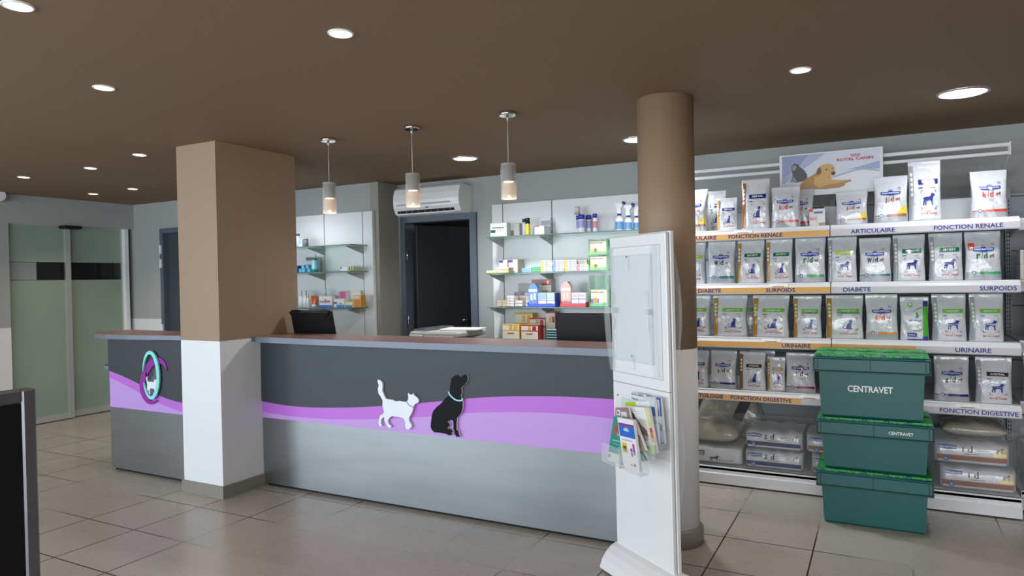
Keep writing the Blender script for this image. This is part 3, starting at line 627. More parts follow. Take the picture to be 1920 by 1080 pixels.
cream = (226, 218, 190)
for zz, l in ((1.507, 'lower'), (1.637, 'upper')):
    carton('cream carton with dark haired head on yellow in the %s green holder' % l, -2.140, -1.995, zz, .11, 5.41, .09, cream, [(0, 0, .45, .42, (238, 196, 60)), (.45, 0, 1, .16, (238, 170, 60)), (.27, .12, .42, .42, (96, 70, 56)), (.5, .4, .85, .6, (210, 210, 196))], [('Feelow Lady', .04, .78, .8, .9, (70, 74, 70))])
holder('green clear acrylic holder with two open windows on the lower glass shelf', -2.150, -1.985, 1.202, .26)
carton('cream carton with orange fox and blue field in the holder on the lower glass shelf', -2.140, -1.995, 1.209, .135, 5.41, .09, cream, [(0, .1, .5, .42, (66, 96, 176)), (.16, .08, .42, .5, (226, 140, 60)), (.75, .02, 1, .2, (66, 96, 176)), (0, 0, .8, .1, (140, 205, 110))], [('Feelow Lady', .04, .78, .8, .9, (70, 74, 70))])
# lower shelf
z = 1.202
carton('small tan carton at the left end of the lower glass shelf, left of two', -3.040, -2.990, z, .055, 5.42, .12, (196, 180, 150), [(0, .6, 1, .64, (150, 130, 110))])
carton('small tan carton at the left end of the lower glass shelf, right of two', -2.988, -2.938, z, .055, 5.42, .12, (200, 184, 152), [(0, .6, 1, .64, (150, 130, 110))])
rp = [(0, .0, 1, .16, (170, 110, 100)), (.1, .4, .6, .7, (206, 196, 196))]
stack(4, -2.930, -2.858, z, .0235, 5.40, .09, 'on the lower glass shelf', 'small white carton with red edge', rp)
stack(2, -2.846, -2.773, z, .026, 5.40, .09, 'before the open display box', 'small white carton with red edge', rp)
stack(2, -2.742, -2.704, z, .026, 5.40, .09, 'left of the blue tray', 'small white carton with red edge', rp)
carton('open display box with grey raised flap on the lower glass shelf', -2.905, -2.715, z, .125, 5.50, .08, (226, 222, 216), [(.1, .35, .6, .6, (200, 150, 110)), (0, .75, 1, .98, (96, 120, 175)), (.1, .78, .3, .96, (200, 120, 100)), (.55, .78, .75, .96, (210, 206, 220))], lid=(.075, (176, 176, 170)))
carton('large white carton with red pictured top band behind the blue tray', -2.735, -2.545, z, .235, 5.51, .08, (226, 218, 205), [(0, .78, 1, .99, (178, 50, 60)), (.3, .78, .6, .95, (90, 70, 66)), (.78, .82, .9, .95, (236, 200, 150)), (.55, .52, .85, .58, (190, 140, 90)), (0, .6, .12, .78, (196, 60, 70))], side=(176, 176, 168))
def tray(label, x0, x1, c, z=1.202, yf=5.36):
    t = thing('display_tray', label, 'tray', ((x0+x1)/2, yf+.08, z)); wd = (x1-x0)/2; mt = mat('tray_%d' % c[0], c, .3, coat=.2)
    b = MB(); b.box(-wd, wd, -.08, .09, 0, .006, mt, .002); b.build('base', t)
    b = MB(); b.poly([(-wd, 0), (wd, 0), (wd, .024), (wd*.6, .030), (wd*.2, .026), (-wd*.5, .026), (-wd, .022)], XZ(-.086), mt, .006); b.build('front_lip', t)
    for s in (-1, 1):
        b = MB(); b.box(s*(wd-.003)-.003, s*(wd-.003)+.003, -.08, .09, .006, .04, mt, .001); b.build('side', t)
    return t
tray('glossy blue display tray on the lower glass shelf', -2.704, -2.440, (14, 74, 205))
tray('glossy red display tray on the lower glass shelf', -2.395, -2.163, (205, 28, 34))
def pouch(label, x0, x1, z, h, c1, c2, c3, yf=5.37):
    cx = (x0+x1)/2; wd = (x1-x0)/2; t = thing('pointed_carton', label, 'box', (cx, yf, z))
    pts = [(-wd, 0), (wd, 0), (wd, h*.72), (wd*.82, h*.86), (wd*.25, h), (-wd*.25, h), (-wd*.82, h*.86), (-wd, h*.72)]
    b = MB(); b.poly(pts, XZ(0), cmat(c1), .05); b.build('body', t)
    b = MB(); mp = XZ(-.0015); b.rect(-wd, 0, wd, h*.2, mp, cmat(c2), 1); b.rect(-wd*.95, h*.62, wd*.95, h*.74, mp, cmat((226, 226, 232)), 1); b.rect(-wd*.6, h*.25, -wd*.1, h*.52, mp, cmat(c3), 1); b.rect(wd*.1, h*.28, wd*.6, h*.56, mp, cmat(c3), 1)
    b.build('printed_front', t); return t
pouch('blue pointed carton with two figures on the blue tray', -2.697, -2.611, 1.209, .195, (86, 140, 205), (96, 130, 190), (226, 214, 210))
pouch('pale red pointed carton on the red tray', -2.392, -2.302, 1.209, .205, (216, 170, 158), (196, 84, 90), (226, 200, 190))
for x0, x1, l, c in ((-2.607, -2.528, 'left', (150, 186, 222)), (-2.526, -2.450, 'right', (186, 206, 232))):
    carton('white and blue carton with winking face on the blue tray, %s of two' % l, x0, x1, 1.209, .112, 5.37, .1, (228, 230, 236), [(0, .5, 1, .98, c), (0, .40, 1, .44, (170, 90, 110)), (.25, .08, .75, .18, (180, 160, 150))], side=(40, 80, 180))
for x0, x1, l in ((-2.297, -2.232, 'left'), (-2.230, -2.168, 'right')):
    carton('white and lilac carton on the red tray, %s of two' % l, x0, x1, 1.209, .112, 5.37, .1, (222, 218, 232), [(0, .5, 1, .56, (140, 120, 190)), (.1, .7, .8, .85, (214, 170, 196)), (.1, .05, .9, .22, (120, 140, 200))])
# bottom shelf (just above the counter)
z = .920; YE = (240, 180, 30); RD = (178, 34, 48)
def flapbox(label, x0, x1, h, yf, c, tilt=False, z=z, txt=True):
    wd = x1-x0
    carton(label, x0, x1, z, h, yf, .11, (232, 224, 204), [(0, .55, 1, .60, c), (0, .93, 1, 1, c), (.42, .62, .58, .9, (226, 170, 90)), (.68, .62, .9, .9, c), (.3, .35, .7, .41, (190, 90, 60))], side=c)
flapbox('cream carton with yellow top edge, foremost on the bottom shelf', -2.963, -2.795, .130, 5.37, YE)
flapbox('taller cream carton with yellow edge standing behind on the bottom shelf', -2.897, -2.722, .222, 5.49, YE)
flapbox('cream carton with red top edge, foremost right of the yellow one', -2.777, -2.613, .125, 5.37, RD)
flapbox('cream carton with red top edge, middle one of three red ones', -2.752, -2.598, .178, 5.485, RD)
carton('tall cream carton with red top edge, rearmost of three red ones', -2.592, -2.500, z, .235, 5.48, .10, (232, 224, 208), [(0, .94, 1, 1, RD), (.4, .6, .6, .8, (226, 170, 90)), (.7, .6, .95, .82, RD)], side=RD)
stack(4, -2.546, -2.425, z, .0215, 5.40, .12, 'left of the right hand monitor', 'flat dark teal carton', [(0, .1, 1, .7, (34, 66, 74))], col=(170, 205, 200))
# left display
z = 1.804; Y5 = 5.12
bottle('white bottle with purple cap on the upper left glass shelf beside the pillar', -5.190, -5.134, z, .135, Y5, (214, 214, 224), (90, 80, 130), None, .15)
carton('small white carton with pale blue picture on the upper left glass shelf', -5.130, -5.076, z, .075, Y5, .05, (232, 234, 236), [(.1, .35, .9, .9, (170, 205, 232))])
bottle('short grey tub on the upper left glass shelf', -5.073, -5.024, z, .078, Y5, (120, 124, 126), (96, 100, 104), None, .2, .98, 1, 'tub', 'tub')
z = 1.551
carton('small dark blue carton beside the pillar on the left middle glass shelf', -5.176, -5.134, z, .068, Y5, .05, (30, 62, 120))
carton('white carton with grey top standing behind the light blue cubes', -5.108, -4.985, z, .150, 5.20, .07, (216, 216, 220), [(0, .78, 1, 1, (120, 122, 126)), (.1, .3, .4, .5, (80, 70, 110))])
for i, (dx, dz, dy) in enumerate(((0, 0, 0), (.042, 0, 0), (.084, 0, .03), (.021, .037, .012), (.066, .037, .03))):
    carton('light blue cube carton, %s of the small heap before the grey topped carton' % ('bottom left', 'bottom middle', 'bottom right', 'upper left', 'upper right')[i], -5.130+dx, -5.092+dx, z+dz, .036, Y5+dy, .038, (104, 180, 216), [(.1, .1, .9, .5, (130, 200, 230))], group='light blue cube cartons')
bottle('teal green bottle with clear cap on the left middle glass shelf', -4.980, -4.912, z, .176, Y5, (30, 160, 140), (206, 220, 220), (150, 205, 220), .22, .5, .4, 'bottle', 'bottle', None, (.2, .85))
carton('long white carton with dark mark on the left middle glass shelf', -4.590, -4.500, z, .042, Y5, .06, (220, 220, 224), [(.05, .55, .2, .95, (40, 44, 90))])
for k in range(3):
    carton('tiny cream carton with dark green edge, %s of three in a row' % ('left', 'middle', 'right')[k], -4.497+.029*k, -4.470+.029*k, z, .04, Y5, .06, (206, 206, 160), [(.6, 0, 1, 1, (70, 76, 60)), (0, 0, .6, .3, (196, 205, 90))])
z = 1.202
for x0, x1, l in ((-5.162, -5.106, 'leftmost'), (-5.104, -5.048, 'middle'), (-5.046, -5.014, 'smallest, right')):
    bottle('white pump bottle with small red mark on the lower left glass shelf, '+l, x0, x1, z, .168 if x1 < -5.04 else .138, Y5, (228, 230, 232), (236, 236, 238), None, .3, .6, .5, 'pump_bottle', 'bottle', 'white pump bottles')
t = thing('cream_tube', 'orange labelled white cream tube standing on the lower left glass shelf', 'tube', (-4.967, 5.16, z))
b = MB(); b.lathe([(.026, .0), (.026, .028)], cmat((226, 226, 228)), n=16); b.build('cap', t)
b = MB(); n_ = 16; vs = []; fs = []
for j, (a, c, zz) in enumerate(((.03, .022, .028), (.036, .02, .06), (.040, .012, .09), (.043, .003, .112))):
    for k in range(n_): vs.append((a*math.cos(2*PI*k/n_), c*math.sin(2*PI*k/n_), zz))
for j in range(3):
    for k in range(n_): fs.append((j*n_+k, j*n_+(k+1) % n_, (j+1)*n_+(k+1) % n_, (j+1)*n_+k))
b.add(vs, fs, cmat((226, 92, 44)), True); b.add(vs[-n_:], [tuple(range(n_))], M_paper); b.build('body', t)
bottle('tall pale green pump bottle behind the white carton with pink dot', -4.899, -4.840, z, .18, 5.18, (196, 226, 218), (230, 232, 232), None, .3, .5, .4, 'pump_bottle', 'bottle')
carton('white carton with blue base, pink dot and grey lettering on the lower left glass shelf', -4.872, -4.704, z, .113, Y5, .05, (230, 226, 220), [(0, 0, 1, .2, (50, 110, 200)), (.42, .4, .58, .72, (214, 110, 176))], [('Derm', .08, .42, .40, .62, (140, 130, 150)), ('une', .60, .42, .88, .60, (140, 130, 150))])
carton('pink and white display carton with slanted flap behind the black pictured carton', -4.700, -4.600, z, .155, 5.20, .05, (226, 220, 226), [(.3, .55, 1, .98, (226, 90, 140)), (0, .6, .28, .98, (190, 186, 214)), (0, .3, 1, .5, (150, 130, 126))])
carton('open carton with large blank white raised lid on the lower left glass shelf', -4.610, -4.462, z, .060, 5.20, .06, (222, 226, 230), [(.2, .4, .9, .8, (150, 170, 200))], lid=(.10, (226, 224, 222), (232, 231, 230)))
carton('white and blue carton with small black picture on the lower left glass shelf', -4.681, -4.550, z, .083, Y5, .05, (224, 228, 232), [(.25, 0, 1, .32, (64, 136, 205)), (.05, .45, .3, .62, (30, 32, 50)), (.6, .42, .75, .52, (60, 60, 70))])
carton('small yellow and blue carton between the black pictured carton and the orange one', -4.547, -4.446, z, .056, Y5, .05, (236, 216, 130), [(.1, 0, .95, .38, (64, 130, 205)), (.3, .5, .95, .75, (226, 230, 232))])
carton('translucent orange carton with yellow top at the right end of the lower left glass shelf', -4.445, -4.346, z, .118, Y5, .07, (226, 190, 96), [(.15, .02, .95, .66, (206, 130, 32)), (.1, .7, .7, .9, (200, 210, 214))], side=(206, 140, 60))
BAGS=[
('H', 'A', -1.252, -1.068, 0.299, {'t': 'j/d', 'tc': 'or', 'band': 'br', 'an': 'c', 'tri': 1}),
('R', 'A', -1.01, -0.87, 0.226, {'t': 'RENAL', 'band': 'nv', 'an': 'c', 'st': 'gd'}),
('R', 'A', -0.839, -0.656, 0.34, {'t': 'RENAL', 'band': 'nv', 'an': 'c', 'st': 'bg'}),
('H', 'A', -0.646, -0.467, 0.274, {'t': 'k/d', 'tc': 'rd', 'band': 'rd', 'an': 'c'}),
('H', 'A', -0.259, -0.073, 0.219, {'t': 'j/d', 'tc': 'br', 'band': 'br', 'an': 'c', 'tri': 1}),
('H', 'A', -0.04, 0.147, 0.289, {'t': 'j/d', 'tc': 'br', 'band': 'br', 'an': 'd', 'tri': 1}),
('R', 'A', 0.15, 0.324, 0.368, {'t': 'RENAL', 'band': 'nv', 'an': 'd', 'st': 'sv'}),
('H', 'A', 0.47, 0.653, 0.28, {'t': 'k/d', 'tc': 'rd', 'band': 'rd', 'an': 'd'}),
('R', 'B', -1.265, -1.085, 0.303, {'t': 'DIABETIC', 'band': 'lm', 'an': 'c', 'st': 'gd'}),
('H', 'B', -1.07, -0.886, 0.295, {'t': 'w/d', 'tc': 'dk', 'band': 'tl', 'an': 'c'}),
('R', 'B', -0.872, -0.695, 0.294, {'t': 'SATIETY', 'band': 'gn', 'an': 'c', 'st': 'gd'}),
('R', 'B', -0.684, -0.517, 0.293, {'t': 'SATIETY', 'band': 'gn', 'an': 'c', 'st': 'gd'}),
('H', 'B', -0.507, -0.32, 0.292, {'t': 'r/d', 'tc': 'gn', 'band': 'g2', 'an': 'c'}),
('R', 'B', -0.307, -0.137, 0.29, {'t': 'DIABETIC', 'band': 'lm', 'an': 'd', 'st': 'sv'}),
('H', 'B', -0.125, 0.054, 0.275, {'t': 'w/d', 'tc': 'dk', 'band': 'tl', 'an': 'd'}),
('R', 'B', 0.063, 0.237, 0.286, {'t': 'OBESITY', 'band': 'gn', 'an': 'd', 'st': 'sv'}),
('R', 'B', 0.254, 0.43, 0.287, {'t': 'SATIETY', 'band': 'gn', 'an': 'd', 'st': 'sv'}),
('H', 'B', 0.438, 0.619, 0.288, {'t': 'r/d', 'tc': 'gn', 'band': 'g2', 'an': 'd', 'badge': 1}),
('R', 'C', -1.257, -1.059, 0.282, {'t': 'URINARY', 'band': 'lg', 'an': 'c', 'st': 'gd'}),
('R', 'C', -1.04, -0.811, 0.281, {'t': 'URINARY S/O', 'band': 'lg', 'an': 'c', 'st': 'gd'}),
('R', 'C', -0.78, -0.545, 0.279, {'t': 'URINARY S/O', 'band': 'lg', 'an': 'c', 'st': 'gd'}),
('R', 'C', -0.519, -0.347, 0.275, {'t': 'URINARY S/O', 'band': 'lg', 'an': 'c', 'st': 'gd', 'rim': 1}),
('R', 'C', -0.325, -0.105, 0.277, {'t': 'URINARY S/O', 'band': 'lg', 'an': 'c', 'st': 'gd', 'rim': 1, 'tilt': 1}),
('H', 'C', -0.093, 0.088, 0.282, {'t': 'c/d', 'tc': 'or', 'band': 'og', 'an': 'c'}),
('V', 'C', 0.097, 0.251, 0.265, {}),
('R', 'C', 0.267, 0.445, 0.28, {'t': 'URINARY', 'band': 'lg', 'an': 'd', 'st': 'sv'}),
('R', 'C', 0.456, 0.627, 0.282, {'t': 'URINARY S/O', 'band': 'lg', 'an': 'd', 'st': 'sv'}),
('R', 'D', -1.256, -1.076, 0.256, {'t': 'SENSITIVITY', 'band': 'tl', 'an': 'c', 'st': 'gd'}),
('H', 'D', -1.065, -0.888, 0.258, {'t': 'z/d', 'tc': 'dk', 'band': 'nv', 'an': 'c'}),
('R', 'D', -0.866, -0.696, 0.257, {'t': 'INTESTINAL', 'band': 'db', 'an': 'c', 'st': 'bg'}),
('R', 'D', -0.692, -0.574, 0.225, {'t': 'RENAL', 'band': 'kh', 'an': 'c', 'st': 'gd'}),
('H', 'D', -0.57, -0.387, 0.259, {'t': 'i/d', 'tc': 'mr', 'band': 'mr', 'an': 'c'}),
('H', 'D', -0.016, 0.165, 0.274, {'t': 'i/d', 'tc': 'mr', 'band': 'mr', 'an': 'd'}),
('H', 'D', 0.272, 0.456, 0.268, {'t': 'z/d', 'tc': 'dk', 'band': 'nv', 'an': 'd'}),
('R', 'D', 0.485, 0.665, 0.269, {'t': 'INTESTINAL', 'band': 'db', 'an': 'd', 'st': 'sv'}),
]

# ================================================================ PET FOOD SHELVING
GY = 4.86
ZS = {'A': 1.750, 'B': 1.386, 'C': 1.023, 'D': .661}
def gondola(label, x0, x1, gy, dz=0, nshelf='ABCD', upr=True):
    X = (x0+x1)/2; W = (x1-x0)/2; t = thing('shelving_unit', label, 'shelving', (X, gy, 0))
    D = YB-.02-gy
    b = MB()
    for k in range(6): b.box(-W+.004, W-.004, D-.035, D-.02, .13+.36*k, .485+.36*k if k < 5 else 1.95, M_shelfback, .003)
    b.build('back_panel', t)
    for s in (-1, 1):
        b = MB(); b.box(s*(W-.018)-.015, s*(W-.018)+.015, D-.05, D-.0, 0, 1.98, M_shelfback)
        for k in range(70):
            if not .3 < .12+.026*k < 1.9: continue
            for q in (-.006, .006): b.box(s*(W-.018)+q-.0022, s*(W-.018)+q+.0022, D-.0508, D-.049, .12+.026*k, .136+.026*k, M_dark)
        b.build('upright', t)
    b = MB(); b.box(-W+.001, W-.001, .012, D, .10, .125, M_shelfw, .003)
    b.poly([(.0, .012), (.0, .078), (.012, .084), (.012, .118), (.03, .125), (.05, .125), (.05, .012)][::-1], lambda a, c, d: (-W+.001+d, a, c), M_shelfw, 2*W-.002, M_shelfw)
    b.build('base_deck', t)
    b = MB(); b.box(-W, W, .06, .10, 0, .1, M_black); b.build('plinth', t)
    b = MB(); b.box(-W+.004, W-.004, .034, .038, .125, .50, M_clearp); b.build('clear_front_panel', t)
    return t, X, W, D
def shelf(t, W, D, z, strips, texts, tagx=None):
    """strips: (u0,u1,material) in local x; texts: (s,x0,x1)"""
    b = MB(); b.box(-W+.001, W-.001, .01, D-.05, z-.03, z, M_shelfw, .002)
    for s in (-1, 1): b.poly([(.15, z-.03), (D-.04, z-.03), (D-.04, z-.10)], lambda a, c, d, s=s: (s*(W-.03)+.002-d, a, c), M_shelfw, .004)
    sh = b.build('shelf', t)
    b = MB(); b.poly([(.0, z-.072), (-.004, z-.066), (.0, z-.030), (.016, z-.003), (.022, z-.003), (.022, z-.072)][::-1], lambda a, c, d: (-W+d, a, c), M_shelfw, 2*W, M_shelfw)
    b.build('price_rail', sh)
    b = MB()
    for u0, u1, m_ in strips:
        vs = [(u0, -.0056, z-.0655), (u1, -.0056, z-.0655), (u1, -.0018, z-.0295), (u0, -.0018, z-.0295)]
        vs += [(x, y+.0035, q) for x, y, q in vs]
        b.add(vs, [(0, 1, 2, 3), (4, 7, 6, 5), (0, 4, 5, 1), (1, 5, 6, 2), (2, 6, 7, 3), (3, 7, 4, 0)], m_)
    b.build('colour_strip', sh)
    if texts:
        b = MB()
        for s, a, c in texts: b.text(s, a, z-.0605, c, z-.0345, lambda u, v, d: (u, -.0064+(v-(z-.0655))*.106, v), M_ink)
        b.build('lettering', sh)
    if tagx is not None:
        b = MB(); mp = lambda u, v, d: (u, -.002+(v-(z-.030))*.6-.0015, v)
        b.rect(tagx-.06, z-.027, tagx+.06, z-.006, mp, M_paper, 1); b.rect(tagx-.035, z-.025, tagx+.035, z-.022, lambda u, v, d: (u, -.003+(v-(z-.030))*.6-.0015, v), cmat((90, 50, 50)), 1); b.build('price_tag', sh)
    return sh
t1, X1, W1, D1 = gondola('white pet food shelving bay with orange price strips, next to the round column', -1.29, -.29, GY)
OR, GS = M_orange, M_greystrip
L1 = lambda x: x-X1
shelf(t1, W1, D1, ZS['A'], [(-W1, W1, OR)], [('ARTICULAIRE', L1(-1.26), L1(-.995)), ('FONCTION RENALE', L1(-.914), L1(-.571))], L1(-.82))
shelf(t1, W1, D1, ZS['B'], [(-W1, W1, OR)], [('DIABETE', L1(-1.124), L1(-.969)), ('SURPOIDS', L1(-.679), L1(-.498))], L1(-.60))
shelf(t1, W1, D1, ZS['C'], [(-W1, W1, OR)], [('URINAIRE', L1(-.584), L1(-.409))], L1(-.65))
shelf(t1, W1, D1, ZS['D'], [(-W1, L1(-.471), OR), (L1(-.471), W1, GS)], [('DERMATOLOGIE', L1(-1.26), L1(-.965)), ('FONCTION DIGESTIVE', L1(-.916), L1(-.529))], L1(-.42))
t2, X2, W2, D2 = gondola('white pet food shelving bay with pale grey price strips behind the green crates', -.285, .70, GY)
L2 = lambda x: x-X2
shelf(t2, W2, D2, ZS['A'], [(-W2, W2, GS)], [('ARTICULAIRE', L2(-.169), L2(.075)), ('FONCTION RENALE', L2(.278), L2(.620))])
shelf(t2, W2, D2, ZS['B'], [(-W2, W2, GS)], [('DIABETE', L2(-.215), L2(-.060)), ('SURPOIDS', L2(.504), L2(.682))])
shelf(t2, W2, D2, ZS['C'], [(-W2, L2(.18), OR), (L2(.18), W2, GS)], [('URINAIRE', L2(.380), L2(.558))])
shelf(t2, W2, D2, ZS['D'], [(-W2, W2, GS)], [('FONCTION DIGESTIVE', L2(.298), L2(.684))], L2(.44))
t3, X3, W3, D3 = gondola('white pet food shelving bay set further back at the right edge', .72, 1.72, 5.05)
for k in 'ABCD': shelf(t3, W3, D3, ZS[k], [(-W3, W3, GS)], [])
# display rail above the bays
t = thing('header_rail', 'white double bar display rail above the pet food bags', 'rail', (-.29, 5.2, 0))
b = MB(); b.box(-.99, .99, -.012, .006, 2.200, 2.224, M_shelfw, .004); b.build('upper_bar', t)
b = MB(); b.box(-.99, .99, -.012, .006, 2.150, 2.172, M_shelfw, .004); b.build('lower_bar', t)
for s in (-1, 1):
    b = MB(); b.box(s*.99-.004, s*.99+.004, -.02, .012, 2.145, 2.228, M_shelfw); b.poly([(.0, 2.15), (.0, 2.222), (.06, 2.19), (.445, 2.06), (.445, 2.02), (.05, 2.13)], lambda a, c, d, s=s: (s*.986+.003-d, a, c), M_shelfw, .006); b.build('support_arm', t)

# picture sign hung on the rail
SXC, SZC, SW, SH = -.302, 2.121, .318, .145
t = thing('picture_sign', 'wide white sign picturing a golden puppy and a grey cat on the display rail', 'sign', (SXC, 5.165, SZC))
b = MB(); b.box(-SW, SW, -.006, .006, -SH, SH, M_plast, .002); b.build('board', t)
mp = lambda d: (lambda a, c, e: (a, -.0065-d, c)); b = MB()
b.rect(-SW+.018, -SH+.012, SW-.018, SH-.010, mp(.0005), cmat((212, 218, 230)), 1)
b.poly([(-SW+.018, -.06), (-SW+.018, SH-.01), (-.02, SH-.01), (-.10, .08), (-.19, .02)], mp(.001), cmat((176, 182, 212)))
b.poly([(-SW+.018, -.02), (-SW+.018, SH-.01), (-.13, SH-.01), (-.2, .05)], mp(.0013), cmat((150, 156, 196)))
b.poly([(SW-.018, .055), (SW-.018, -.0), (.20, .012), (.10, .012), (.2, .03)], mp(.001), cmat((160, 172, 210)))
b.poly([(-SW+.018, -.095)]+curve_pts([(-.23, -.10), (-.16, -.085), (-.08, -.07), (.03, -.035), (.12, -.012), (.20, -.002), (.26, -.008), (SW-.018, -.02)], 4)+[(SW-.018, -SH+.012), (-SW+.018, -SH+.012)], mp(.0016), cmat((226, 232, 236)))
ribbon(b, curve_pts([(.0, -.035), (.07, -.018), (.16, .006), (.22, .006), (.295, -.012)], 5), .009, mp(.002), cmat((168, 178, 186)))
ribbon(b, curve_pts([(-.295, -.092), (-.24, -.098), (-.19, -.085), (-.15, -.078)], 5), .008, mp(.002), cmat((168, 178, 186)))
b.poly([(-.252, -.042), (-.244, -.028), (-.232, .0), (-.236, .03), (-.24, .055), (-.232, .072), (-.222, .082), (-.21, .078), (-.195, .074), (-.19, .058), (-.178, .048), (-.158, .03), (-.142, -.0), (-.14, -.03), (-.17, -.045), (-.21, -.05)], mp(.0024), cmat((72, 76, 80)))
b.poly([(-.252, -.042), (-.244, -.028), (-.228, -.005), (-.215, -.02), (-.205, -.045), (-.22, -.05)], mp(.0028), cmat((140, 146, 150)))
b.poly([(-.236, .045), (-.23, .066), (-.218, .07), (-.206, .06), (-.212, .04), (-.226, .03)], mp(.0028), cmat((150, 152, 150)))
G1, G2, G3 = cmat((206, 166, 96)), cmat((176, 130, 64)), cmat((120, 80, 44))
b.poly([(-.205, -.092), (-.172, -.05), (-.15, -.03), (-.11, -.01), (-.075, .01), (-.04, .0), (.0, -.02), (.012, -.045), (.06, -.055), (.125, -.056), (.132, -.068), (.09, -.080), (.095, -.092), (.06, -.105), (-.02, -.108), (-.10, -.105), (-.17, -.10)], mp(.0032), G2)
b.poly([(-.095, -.02), (-.05, -.01), (.0, -.03), (.012, -.046), (.06, -.055), (.12, -.058), (.05, -.075), (-.02, -.08), (-.06, -.10), (-.10, -.07)], mp(.0034), G1)
b.poly([(-.075, .0), (-.066, .04), (-.045, .058), (-.01, .062), (.018, .05), (.03, .03), (.03, .0), (.02, -.018), (-.01, -.022), (-.045, -.02)], mp(.0038), G1)
b.poly([(-.085, .008), (-.07, .037), (-.058, .042), (-.050, .012), (-.06, -.008), (-.076, -.006)], mp(.0042), G3)
b.poly([(.010, .0), (.020, .008), (.033, .004), (.035, -.012), (.022, -.020), (.010, -.015)], mp(.0042), cmat((60, 44, 40)))
b.rect(-.026, .019, -.014, .027, mp(.0042), cmat((60, 40, 30)), 1); b.rect(.014, .024, .022, .031, mp(.0042), cmat((60, 40, 30)), 1)
b.build('printed_picture', t)
b = MB(); b.text('ROYAL CANIN', .045, .070, .262, .090, mp(.004), cmat((196, 34, 44)))
for k in range(5): b.poly([(.135+.010*k, .097), (.139+.010*k, .097), (.136+.013*k-.004, .113), (.130+.013*k-.004, .112)], mp(.004), cmat((196, 34, 44)))
b.rect(.133, .0945, .180, .0965, mp(.004), cmat((196, 34, 44)), 1); b.build('lettering', t)

# ================================================================ FOOD BAGS
CC = dict(nv=(38, 40, 120), rd=(214, 72, 56), br=(162, 104, 84), og=(238, 158, 70), tl=(30, 122, 134), gn=(24, 112, 70), g2=(52, 172, 100), lm=(184, 208, 50), lg=(112, 196, 60), db=(72, 44, 38), kh=(176, 158, 104), mr=(140, 34, 60), dk=(40, 56, 66), gd=(176, 134, 60), bg=(140, 90, 46), sv=(158, 160, 168), bl=(38, 72, 160), an=(44, 48, 140), red=(204, 52, 60), ye=(244, 214, 50))
CC['or'] = (226, 116, 62)
CN = dict(nv='navy blue', rd='red', br='brown', og='orange', tl='teal', gn='dark green', g2='green', lm='lime', lg='light green', db='dark brown', kh='khaki', mr='maroon')
ORD = ['first', 'second', 'third', 'fourth', 'fifth', 'sixth', 'seventh', 'eighth', 'ninth', 'tenth']
SHN = dict(A='top shelf', B='second shelf', C='third shelf', D='fourth shelf')
def sp_(x, p): return (abs(x)**p)*(1 if x >= 0 else -1)
class Bag:
    def __init__(s, W, Hh, D, seed):
        s.W, s.H, s.D = W/2, Hh, D/2; r = random.Random(seed)
        s.w = [(r.uniform(2, 9), r.uniform(3, 16), r.uniform(0, 6.3), r.uniform(.3, 1)) for _ in range(7)]; s.lean = r.uniform(.0, .02); s.k = r.uniform(-.03, .03)
    def dep(s, v):
        q = 1 if v < .45 else max(0, 1-((v-.45)/.47)**1.6)
        return max(.003, s.D*(.86+.3*math.sin(PI*min(v, .9)))*q)
    def wid(s, v): return s.W*(1-.05*math.sin(PI*v)**2 + (.0 if v < .9 else -.004))
    def n(s, u, v):
        a = sum(k*math.sin(f*u+g*v+p) for f, g, p, k in s.w)/4
        return .0055*a*(1-u**8)*(.35+min(1, 3*v)*.65)*(1 if v < .92 else .4)
    def P(s, u, v, d=0):
        u = max(-1, min(1, u)); p = 4; D = s.dep(v)
        y = -D*max(0, 1-abs(u)**p)**(1/p)-s.n(u, v)
        return (u*s.wid(v)+s.k*s.W*v*v, y-.0032-d*.9+s.lean*v, v*s.H)
    def body(s, mt, sidem, par):
        NR, NV = 48, 26; vs = []; fs = []; p = 4
        for j in range(NV+1):
            v = j/NV; D = s.dep(v); wv = s.wid(v)
            for k in range(NR):
                a = 2*PI*k/NR; u = sp_(math.cos(a), 2/p); y = D*sp_(math.sin(a), 2/p)
                if y < 0: y -= s.n(u, v)
                vs.append((u*wv+s.k*s.W*v*v, y+s.lean*v, v*s.H))
        for j in range(NV):
            for k in range(NR): fs.append((j*NR+k, j*NR+(k+1) % NR, (j+1)*NR+(k+1) % NR, (j+1)*NR+k))
        b = MB(); b.add(vs, fs, mt, True); b.f.append(tuple(reversed(range(NR)))); b.mi.append(0); b.sm.append(False)
        b.f.append(tuple(NV*NR+k for k in range(NR))); b.mi.append(0); b.sm.append(False)
        return b.build('pouch', par)
